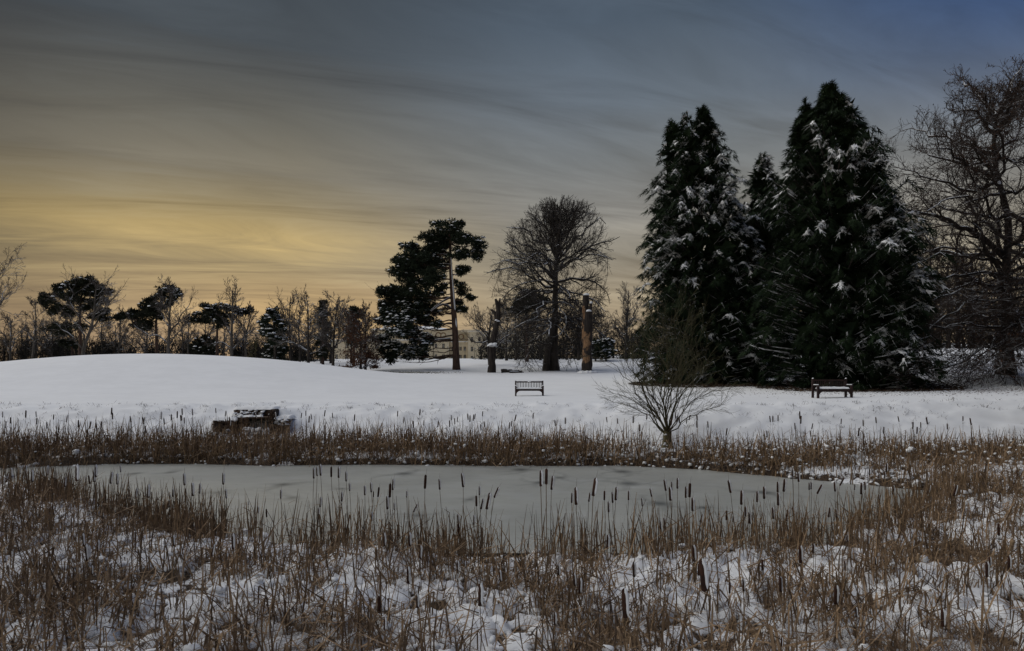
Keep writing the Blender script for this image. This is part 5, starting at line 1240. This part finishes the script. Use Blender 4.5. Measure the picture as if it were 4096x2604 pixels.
# ---------------------------------------------------------------- snowed over reed bed
def marsh_z(x, y):
    d = pond_sdf(x, y); t = y - shore_y(x)
    f = fbm(x * .85, y * .85, 71, 4); wx = fbm(x * 3, y * 3, 4, 3) * .9; wy = fbm(x * 3 + 40, y * 3, 6, 3) * .9; w1 = worley(x * 2.6 + wx, y * 2.6 + wy, 73); w2 = worley(x * 6.5 + wx, y * 6.5 + wy, 74); w3 = worley(x * 13, y * 13, 75)
    b1 = np.clip(1 - w1 * w1 * 1.7, 0, 1); b2 = np.clip(1 - w2 * w2 * 1.6, 0, 1); b3 = np.clip(1 - w3 * w3 * 1.5, 0, 1)
    amp = np.where(t > -1.5, .75, 1.0)
    h = (.02 + .17 * b1 * sstep(f, .25, .45) + .045 * b2 * (.35 + .65 * b1) + .012 * b3 + .06 * (fbm(x * 8, y * 8, 76, 3) - .5) + .24 * (f - .45)) * amp
    snow = .46 * b1 + .36 * b2 + .18 * b3 + .75 * (f - .5) - .02 - np.where(t > -.8, .22, 0)
    g = fbm(x * .35 + 9, y * .35, 79, 2); snow = snow + .3 * (g - .5)
    edge = sstep(d, -.30, .22) * (1 - sstep(t, 2.6, 3.4)); snow = snow - .25 * (1 - sstep(d, .1, .7))
    
    side = np.where(t > -.6, .0, 0)
    return H(x, y) + h * edge - .12 * (1 - edge), snow * (.35 + .65 * edge) + np.where(t > 2.2, .3, 0)

def build_marsh():
    ys = [6.2]
    while ys[-1] < 30: ys.append(ys[-1] * 1.008)
    ys = np.array(ys); s = np.linspace(-1, 1, 430); X = s[None] * (ys * .86 + 1.2)[:, None]; Y = np.repeat(ys[:, None], 430, 1)
    Z, sn = marsh_z(X, Y)
    d = pond_sdf(X, Y); keep = (d > -.35) & (Y - shore_y(X) < 3.6)
    V = np.stack([X, Y, Z], -1).reshape(-1, 3); r, c = np.meshgrid(np.arange(len(ys) - 1), np.arange(429), indexing='ij'); b_ = r * 430 + c
    q = np.stack([b_, b_ + 1, b_ + 431, b_ + 430], -1)[keep[:-1, :-1] & keep[1:, 1:]]
    used = np.unique(q); mp = np.zeros(len(V), dtype=np.int64); mp[used] = np.arange(len(used))
    tag(link('snow_crust', mesh('snow_crust', V[used], [(mp[q], 0)], M['marsh'], True, {'snow': sn.ravel()[used]})), 'lumpy snow lying over flattened reeds round the pond', 'snow', kind='stuff')
build_marsh()

def blob_mesh(rng, nu=10, nv=6):
    th = np.linspace(0, 2 * math.pi, nu, endpoint=False); ph = np.linspace(-.5, 1, nv) * math.pi / 2
    T, P = np.meshgrid(th, ph); d = np.stack([np.cos(T) * np.cos(P), np.sin(T) * np.cos(P), np.sin(P)], -1)
    k = rng.normal(size=(5, 3)); k = unit(k); rad = np.full(T.shape, .72)
    for a in k: rad = rad + .34 * np.clip((d * a).sum(-1) - .45, 0, 1)
    rad = rad + .16 * rng.normal(size=rad.shape) * np.cos(P)
    V = (d * rad[..., None]).reshape(-1, 3); r, c = np.meshgrid(np.arange(nv - 1), np.arange(nu), indexing='ij')
    q = np.stack([r * nu + c, r * nu + (c + 1) % nu, (r + 1) * nu + (c + 1) % nu, (r + 1) * nu + c], -1).reshape(-1, 4)
    return V, q

def place_blobs(name, label, x, y, lift, size, seed, nu=10, nv=6):
    rng = np.random.default_rng(seed); kinds = [blob_mesh(rng, nu, nv) for _ in range(9)]; g = Geo(); z, _ = marsh_z(x, y); k = rng.integers(0, 9, len(x))
    for i in range(9):
        m = np.where(k == i)[0]; V, q = kinds[i]; n = len(m); a = rng.uniform(0, 6.28, n); sc = size[m]; st = rng.uniform(.8, 1.25, n)
        P = V[None] * np.stack([sc * st, sc, sc * rng.uniform(.45, .85, n)], 1)[:, None, :]
        tilt = rng.normal(size=(n, 1)) * .15
        Xr = P[..., 0] * np.cos(a)[:, None] - P[..., 1] * np.sin(a)[:, None]; Yr = P[..., 0] * np.sin(a)[:, None] + P[..., 1] * np.cos(a)[:, None]
        Zr = P[..., 2] + Xr * tilt
        W = np.stack([Xr + x[m][:, None], Yr + y[m][:, None], Zr + (z[m] + lift[m])[:, None]], -1).reshape(-1, 3)
        Q = (q[None] + (np.arange(n) * len(V))[:, None, None]).reshape(-1, 4); g.add(W, Q)
    V, F_ = g.out(); tag(link(name, mesh(name, V, F_, M['snow'], True)), label, 'snow', kind='stuff')

def sample_reeds(rng, n, y0, y1, wfac=.84):
    out = []; tot = 0
    while tot < n:
        y = rng.uniform(y0, y1, n * 2); x = rng.uniform(-1, 1, n * 2) * (y * wfac + .8)
        k = (pond_sdf(x, y) > -.12) & (y - shore_y(x) < 3.0) & (rng.random(n * 2) < (y * wfac + .8) / (y1 * wfac + .8))
        out.append(np.stack([x[k], y[k]], 1)); tot += k.sum()
    P = np.concatenate(out)[:n]; return P[:, 0], P[:, 1]

rng = np.random.default_rng(81)
x, y = sample_reeds(rng, 700, 6.8, 15.5); n_ = fbm(x * .85, y * .85, 71, 4); k = (n_ > .44) & (pond_sdf(x, y) > .5)
place_blobs('snow_clumps', 'soft lumps of snow caught on the near reeds', x[k], y[k], rng.uniform(-.03, .10, k.sum()), rng.gamma(2.6, .015, k.sum()) + .02, 82)
x, y = sample_reeds(rng, 3600, 15.5, 28.4); d = pond_sdf(x, y); t = y - shore_y(x); k = (d > .1) & (rng.random(3600) < np.where(t > -1, np.interp(x, [-14, 0, 8], [.45, .7, 1]), 1)); x, y = x[k], y[k]; n = len(x)
place_blobs('snow_clumps', 'small lumps of snow caught among the far reeds', x, y, rng.uniform(0, 1, n) ** 1.6 * np.where(y - shore_y(x) > -1, .75, .25) - .03, rng.gamma(2.2, .0145, n) + .018, 83, 7, 4)
yy = rng.uniform(0, 1, 260); e = rng.integers(0, len(POND), 260); Pa = POND[e]; Pb = POND[(e + 1) % len(POND)]; Q = Pa + (Pb - Pa) * yy[:, None] + rng.normal(size=(260, 2)) * .16
place_blobs('snow_clumps', 'small snow lumps along the edge of the ice', Q[:, 0], Q[:, 1], rng.uniform(.02, .12, 260), rng.gamma(2.5, .014, 260) + .025, 84)

def blades(x, y, h, width, lean, kink, rng, z0=None, K=5):
    """dry leaf ribbons, many of them snapped over once or twice"""
    N = len(x); z = (marsh_z(x, y)[0] if z0 is None else z0) - .04
    a = rng.uniform(0, 2 * math.pi, N); d = np.stack([np.cos(a), np.sin(a), np.zeros(N)], 1); d = unit(d * lean[:, None] + np.array([0, 0, 1.0]))
    P = np.empty((N, K, 3)); P[:, 0] = np.stack([x, y, z], 1)
    seg = rng.uniform(.5, 1.5, (N, K - 1)); seg = seg / seg.sum(1, keepdims=True) * h[:, None]
    for j in range(1, K):
        b = rng.uniform(0, 2 * math.pi, N); hd = np.stack([np.cos(b), np.sin(b), rng.uniform(-1.0, .5, N)], 1)
        s = ((rng.random(N) < kink / (K - 2) * 1.35) & (j > 1))[:, None]
        d = np.where(s, unit(hd + d * .35), unit(d + np.array([0, 0, -.03]) + rng.normal(size=(N, 3)) * .05))
        P[:, j] = P[:, j - 1] + d * seg[:, j - 1:j]
    P[:, 1:, 2] = np.maximum(P[:, 1:, 2], z[:, None] + .05)
    wv = np.stack([-np.sin(a + rng.normal(size=N) * .5), np.cos(a), rng.normal(size=N) * .25], 1); wv = unit(wv)
    taper = np.interp(np.linspace(0, 1, K), [0, .5, 1], [.8, 1, .2])[None, :, None] * width[:, None, None]
    V = np.stack([P - wv[:, None] * taper * .5, P + wv[:, None] * taper * .5], 2).reshape(-1, 3)
    i, k = np.meshgrid(np.arange(N), np.arange(K - 1), indexing='ij'); b0 = i * K * 2 + k * 2
    return V, np.stack([b0, b0 + 1, b0 + 3, b0 + 2], -1).reshape(-1, 4)

def reeds(name, label, n, y0, y1, seed, hs, w, mats, dens_fn=None, K=5):
    rng = np.random.default_rng(seed); x, y = sample_reeds(rng, n, y0, y1)
    k = rng.random(n) < dens_fn(x, y); x, y = x[k], y[k]; N = len(x); d = pond_sdf(x, y); t = y - shore_y(x)
    near_edge = np.clip(1 - d / 1.8, 0, 1) * np.where(t > -1, 0, 1); h = hs(x, y, rng) * (.85 + .12 * near_edge) * rng.uniform(.55, 1.2, N)
    V, q = blades(x, y, h, w * rng.uniform(.6, 1.5, N), np.abs(rng.normal(size=N)) * np.where(near_edge > .4, .22, .6), np.where(near_edge > .4, .5, np.where(t > -1, .6, 1.1)), rng, K=K)
    nq = q.reshape(N, -1, 4); m = rng.random(N) < .45
    tag(link(name, mesh(name, V, [(nq[m].reshape(-1, 4), 0), (nq[~m].reshape(-1, 4), 1)], mats)), label, 'reeds', kind='stuff')
RM = [M['reed_dark'], M['reed']]
dn = lambda x, y: np.clip(.31 + 3.4 * (fbm(x * 1.7 + 4, y * 1.7, 91, 3) - .47) + .22 * np.clip(1 - pond_sdf(x, y) / 1.6, 0, 1) + .08 * sstep(np.abs(x) / y, .35, .7), .10, 1)
reeds('dry_reeds', 'dense dry brown reeds of the near shore', 32000, 6.7, 17.5, 92, lambda x, y, r: np.where(y < 9, .98, 1.0), .0185, RM, dn)
dnl = lambda x, y: np.where((x < -3.5) & (y > 12.5), .9, 0.0) * np.clip(.3 + 2 * (fbm(x * .7, y * .7, 95, 3) - .4), .1, 1)
reeds('dry_reeds', 'tall tangled dry reeds at the left end of the pond', 10500, 8.0, 23.5, 93, lambda x, y, r: np.full(len(x), 1.05), .018, RM, dnl)
df = lambda x, y: np.where(y - shore_y(x) > -.9, 1.0, np.where(x > 5, .55, .2)) * np.clip(.45 + 1.6 * (fbm(x * .5, y * .8, 97, 3) - .4) + np.where(x < 0, .2, 0), .1, 1)
reeds('dry_reeds', 'band of dry brown reeds along the far shore', 27000, 16.5, 28.3, 94, lambda x, y, r: np.where(y - shore_y(x) > -.9, 1.45 * np.interp(x, [-16, -4, 8, 20], [1.05, 1.0, .86, .8]), .85), .027, RM, df, 4)

# fine grass laid flat by the snow at the bottom of the near bank
rg = np.random.default_rng(99); n = 2600; x = rg.normal(-2.9, 1.0, n); y = rg.uniform(7.2, 9.0, n); z = marsh_z(x, y)[0]
V, q = blades(x, y, rg.uniform(.25, .6, n), np.full(n, .0042), np.abs(rg.normal(size=n)) * .8 + 1.4, np.full(n, .2), rg)
tag(link('fine_grass', mesh('fine_grass', V, [(q, 0)], M['reed_dark'])), 'fine dark grass combed flat through the snow at the front', 'grass', kind='stuff')
x = rg.normal(4.4, .9, 1500); y = rg.uniform(7.0, 8.3, 1500)
V, q = blades(x, y, rg.uniform(.25, .6, 1500), np.full(1500, .005), np.abs(rg.normal(size=1500)) * .6 + .8, np.full(1500, .2), rg)
tag(link('fine_grass', mesh('fine_grass', V, [(q, 0)], M['reed_dark'])), 'dark grass tufts at the bottom right of the near bank', 'grass', kind='stuff')

# grass tufts through the far bank snow, dark colour also imitating shaded hollows
def bank_tufts():
    rng = np.random.default_rng(55); n = 620; x = rng.uniform(-26, 27, n); t = rng.uniform(3.2, 7.4, n); y = shore_y(x) + t
    k = 9; X = np.repeat(x, k) + rng.normal(size=n * k) * .13; Y = np.repeat(y, k) + rng.normal(size=n * k) * .06
    V, q = blades(X, Y, rng.uniform(.08, .26, n * k), np.full(n * k, .012), np.abs(rng.normal(size=n * k)) * .8 + .5, np.full(n * k, .3), rng, H(X, Y))
    tag(link('bank_grass', mesh('bank_grass', V, [(q, 0)], [M['litter']])), 'sparse grass tufts poking through the snow on the far bank', 'grass', kind='stuff')
bank_tufts()

# ---------------------------------------------------------------- cattails, one by one
cA = crop(0, 1600, 1100 / 1677.0); cB = crop(1100, 1700, 1100 / 1863.0); cC = crop(2100, 1700, 1100 / 1863.0); cD = crop(3100, 1700, 996 / 1687.0)
HB = [(263, 290, 362), (285, 282, 345), (308, 268, 342), (381, 285, 352), (432, 282, 357), (482, 315, 382), (505, 393, 447), (608, 412, 475), (651, 390, 455), (667, 450, 488), (701, 422, 487), (779, 398, 490), (800, 367, 440), (761, 483, 570), (892, 447, 490), (952, 537, 588, .5), (1018, 340, 430, .1), (1115, 365, 437), (1271, 328, 420, -.1), (1385, 415, 475), (1364, 480, 550), (1403, 500, 570, .2), (1445, 462, 570, .25), (1500, 422, 492, .4), (1801, 310, 415), (1838, 298, 402), (1240, 605, 665), (1243, 670, 755), (1348, 612, 675), (912, 728, 820), (742, 733, 820), (40, 440, 498), (452, 455, 518), (308, 490, 555), (296, 562, 610), (113, 690, 730), (655, 590, 650), (903, 960, 1075), (985, 815, 905), (1238, 920, 990), (1525, 985, 1060), (1390, 1075, 1225), (705, 1160, 1275), (965, 1145, 1240), (745, 1305, 1390), (910, 650, 690), (808, 528, 575)]
HC = [(184, 348, 438, .1), (318, 460, 527), (345, 425, 540), (470, 362, 480, .18), (437, 458, 520, .15), (538, 447, 510), (566, 520, 590), (593, 455, 527), (617, 422, 510), (702, 447, 508), (793, 497, 548, -.08), (853, 430, 485, -.15), (949, 370, 445, -.06), (983, 422, 512), (995, 385, 440), (1033, 360, 430), (1090, 418, 493, .1), (1116, 395, 490), (1135, 495, 582), (1386, 375, 460, -.15), (1467, 445, 540), (1573, 450, 522), (1620, 418, 500), (1712, 385, 455), (1756, 367, 452), (1715, 458, 545), (1494, 552, 617), (1520, 592, 667), (1365, 580, 645), (1410, 617, 660), (1680, 560, 635), (1775, 575, 650, .2), (1818, 555, 620), (917, 645, 705), (945, 630, 710), (1195, 605, 660, .25), (560, 745, 840), (1143, 815, 925), (1205, 915, 1125), (1177, 940, 1020), (738, 930, 1030), (228, 940, 1025), (335, 1005, 1090), (372, 1040, 1140), (675, 1115, 1305), (1237, 1035, 1085), (1387, 1065, 1140), (1480, 1045, 1125), (1608, 912, 985), (1730, 1035, 1130), (203, 1270, 1355), (1812, 295, 345), (1852, 320, 385)]
HD = [(160, 318, 385), (120, 295, 345), (232, 390, 440), (245, 385, 435), (302, 405, 465, .5), (405, 385, 450), (453, 360, 410, .5), (540, 402, 440), (585, 392, 470), (610, 385, 440), (705, 325, 372), (743, 318, 360), (755, 260, 320), (640, 295, 340), (800, 410, 470), (705, 470, 505), (1040, 410, 470, .3), (1080, 405, 440), (1220, 410, 480, .3), (1452, 355, 395), (1527, 465, 530), (1640, 305, 365), (1430, 258, 300), (82, 575, 650, .2), (125, 555, 618), (368, 560, 625, .15), (415, 570, 625), (630, 740, 810), (490, 740, 790), (260, 805, 870), (172, 820, 935), (475, 925, 985), (680, 895, 945), (1515, 670, 750), (1435, 930, 1030), (1455, 895, 960), (1585, 890, 985), (412, 1090, 1215), (1135, 1250, 1365), (550, 1235, 1300), (35, 1030, 1130), (140, 1190, 1230), (45, 1440, 1500), (570, 575, 645, 0, 1), (1605, 770, 850, 0, 1), (1040, 560, 610, 0, 1), (1490, 595, 650, 0, 1), (970, 870, 930, 0, 1)]
HA = [(290, 405, 458), (228, 430, 470), (198, 430, 500), (160, 400, 440), (420, 445, 490), (398, 470, 530), (470, 395, 495), (320, 450, 500), (523, 465, 500), (543, 460, 510), (585, 395, 470), (575, 430, 500), (680, 440, 510, .15), (715, 450, 515), (735, 400, 440), (830, 540, 595, .2), (905, 515, 595), (1124, 450, 520), (1175, 505, 585), (1218, 510, 570), (1362, 445, 515), (1378, 545, 600), (1055, 540, 590), (1038, 575, 605), (1022, 615, 665, .3, 1), (1133, 540, 580), (1515, 615, 640), (1575, 650, 690), (1625, 665, 715), (965, 655, 680), (510, 815, 890), (530, 880, 980), (600, 855, 925), (545, 890, 970), (1060, 825, 890), (1422, 815, 910), (563, 1010, 1065), (1300, 880, 950, .2), (50, 565, 625), (250, 615, 675), (165, 545, 595, 0, 1), (70, 415, 470), (125, 410, 450)]

def lathe(prof, S, bend=0.0):
    P = np.array([[(bend * z * z, 0, z) for _, z in prof]]); return tubes(P, np.array([[r for r, _ in prof]]), S)

def cattail_meshes(S):
    st = []
    rng = np.random.default_rng(12)
    for k in range(4):
        P = np.array([[(.025 * math.sin(z * 3 + k) * z, .02 * math.cos(z * 2.5 + k) * z, z - 1.0) for z in np.linspace(0, 1, 6)]]); P = P - P[:, -1:]
        V, q = tubes(P, np.array([np.linspace(1.0, .62, 6)]) * .0052, max(4, S - 3)); st.append((P, V, q))
    stems = [mesh('stem', V, [(q, 0)], M['stem'], True) for P, V, q in st]
    V, q = lathe([(.008, -.02), (.066, 0), (.088, .03), (.094, .5), (.088, .95), (.056, 1.0), (.012, 1.04)], S); head = mesh('seed_head', V, [(q, 0)], M['head'], True)
    V, q = lathe([(.011, 1.0), (.008, 1.25), (.004, 1.55)], 4, .03); spike = mesh('spike', V, [(q, 0)], M['stem'], True)
    fl = []
    for k in range(2):
        V, q = lathe([(.01, -.03), (.10, 0), (.16, .2), (.15, .5), (.18, .75), (.13, .97), (.02, 1.03)], S + 2); V = V * (1 + (rng.random(V.shape) - .5) * np.array([.5, .5, .03])); fl.append(mesh('seed_head', V, [(q, 0)], M['fluff'], True))
    # snow stuck to the right hand side and the top of a head
    z = np.linspace(.08, 1.06, 9); w = np.array([.016, .054, .062, .055, .064, .057, .066, .068, .014]); P = np.stack([.078 + 0 * z - np.where(z > .9, .035, 0), -.045 + 0 * z, z], 1)
    V, q = tubes(P[None], w[None], 6); cap = mesh('snow_cap', V, [(q, 0)], M['snow'], True)
    return stems, head, spike, fl, cap
CM_N = cattail_meshes(9); CM_F = cattail_meshes(5)

def cattail(hc, length, tilt, fluffy, label, group, ms, snow, rng, spike=True):
    stems, head, spk, fl, cap = ms; x, y, z = hc
    g = h1(x, y); h = max(z - length * .5 - g, .12); ty = tilt + rng.normal() * .035; tx = rng.normal() * .05
    R = Matrix.Rotation(ty, 3, 'Y') @ Matrix.Rotation(tx, 3, 'X'); top = Vector((x, y, z)) - R @ Vector((0, 0, length * .5))
    # the stem runs straighter down than the head leans
    R2 = Matrix.Rotation(ty * .45, 3, 'Y') @ Matrix.Rotation(tx * .5, 3, 'X'); base = top - R2 @ Vector((0, 0, h))
    root = thing('cattail', label, 'cattail', (base.x, base.y, base.z), group=group)
    d = top - base
    s = link('stem', stems[int(rng.integers(4))], root, d); s.scale = (1.15, 1.15, h + .06); s.rotation_euler = R2.to_euler()
    hd = link('seed_head', fl[int(rng.integers(2))] if fluffy else head, root, d); hd.scale = (length * 1.05,) * 2 + (length,); rt = R.to_euler(); hd.rotation_euler = rt
    if spike and not fluffy: q = link('spike', spk, root, d); q.scale = (length * 1.0,) * 2 + (length,); q.rotation_euler = rt
    if snow: c = link('snow_cap', cap, root, d); c.scale = (length * 1.1,) * 2 + (length,); c.rotation_euler = rt
    return root

def build_cattails():
    rng = np.random.default_rng(202); rows = []
    for cr, hs, sc in ((cA, HA, 1100 / 1677.), (cB, HB, 1100 / 1863.), (cC, HC, 1100 / 1863.), (cD, HD, 996 / 1687.)):
        for e in hs:
            x, a, b_ = e[:3]; tilt = e[3] if len(e) > 3 else 0.0; fl = len(e) > 4; rows.append((*cr(x, (a + b_) / 2), (b_ - a) * sc / 4 / max(math.cos(tilt), .5), tilt, fl))
    specs = []
    for u, v, ln, tilt, fl in rows:
        Y = float(np.clip(F * .225 / ln, 7.0, 19.5))
        for _ in range(60):
            p = at(u, v, Y)
            if pond_sdf(np.array([p[0]]), np.array([p[1]]))[0] > .12 and p[2] - h1(p[0], p[1]) < 1.75: break
            Y -= .2
            if Y < 7: Y = 7.0; break
        if v > 520: Y = min(Y, max(6.9, (CAMZ - .24 - .62) / ((v - VH) / F)))
        p = at(u, v, Y); L = ln / F * Y
        if p[2] - h1(p[0], p[1]) < L * .6 + .1: p[2] = h1(p[0], p[1]) + L * .6 + .12
        specs.append((u, p, L, tilt, fl, 'edge' if Y > 12.2 else 'front'))
    n = 300 - len(rows)
    u = np.concatenate([rng.uniform(-4, 330, int(n * .42)), rng.uniform(330, 1030, n - int(n * .42))])
    for k in range(n):
        Y = 25.0
        for _ in range(3): Y = float(shore_y((u[k] - UC) / F * Y)) + 1.4
        Y = Y + rng.uniform(-1.2, 1.6); X = (u[k] - UC) / F * Y; z = h1(X, Y) + rng.uniform(1.15, 1.68) * (.95 if u[k] > 600 else 1)
        specs.append((u[k], (X, Y, z), rng.uniform(.19, .28), rng.normal() * .09, False, 'far'))
    # every label names the zone, the landmark straight above and the place in that row
    marks = [(110, 'the widest pine'), (214, 'the mound'), (292, 'the outfall'), (380, 'the copse'), (500, 'the big pine'), (560, 'the lawn bench'), (625, 'the peeling trunk'),
             (745, 'the willow'), (800, 'the small cypress'), (870, 'the right bench'), (9999, 'the oak')]
    nth = ['first', 'second', 'third', 'fourth', 'fifth', 'sixth', 'seventh', 'eighth', 'ninth', 'tenth', 'eleventh', 'twelfth', 'thirteenth', 'fourteenth', 'fifteenth', 'sixteenth', 'seventeenth', 'eighteenth', 'nineteenth', 'twentieth']
    zone = {'edge': 'at the near ice edge', 'front': 'in the front reeds', 'far': 'over the far reeds'}; cnt = {}
    for u_, p, L, tilt, fl, zn in sorted(specs, key=lambda q: q[0]):
        mk = next(m for lim, m in marks if u_ < lim); key = (zn, mk); i = cnt.get(key, 0); cnt[key] = i + 1
        look = 'burst fluffy tan' if fl else ('leaning brown' if abs(tilt) > .18 else ('upright brown' if zn != 'far' else 'small dark'))
        lab = '%s cattail %s, %s from left below %s' % (look, zone[zn], nth[min(i, 19)], mk)
        cattail(p, L, tilt, fl, lab, 'cattails ' + zone[zn], CM_F if zn == 'far' else CM_N, rng.random() < (.35 if zn == 'far' else .9), rng, spike=(zn != 'far' or rng.random() < .5))
build_cattails()
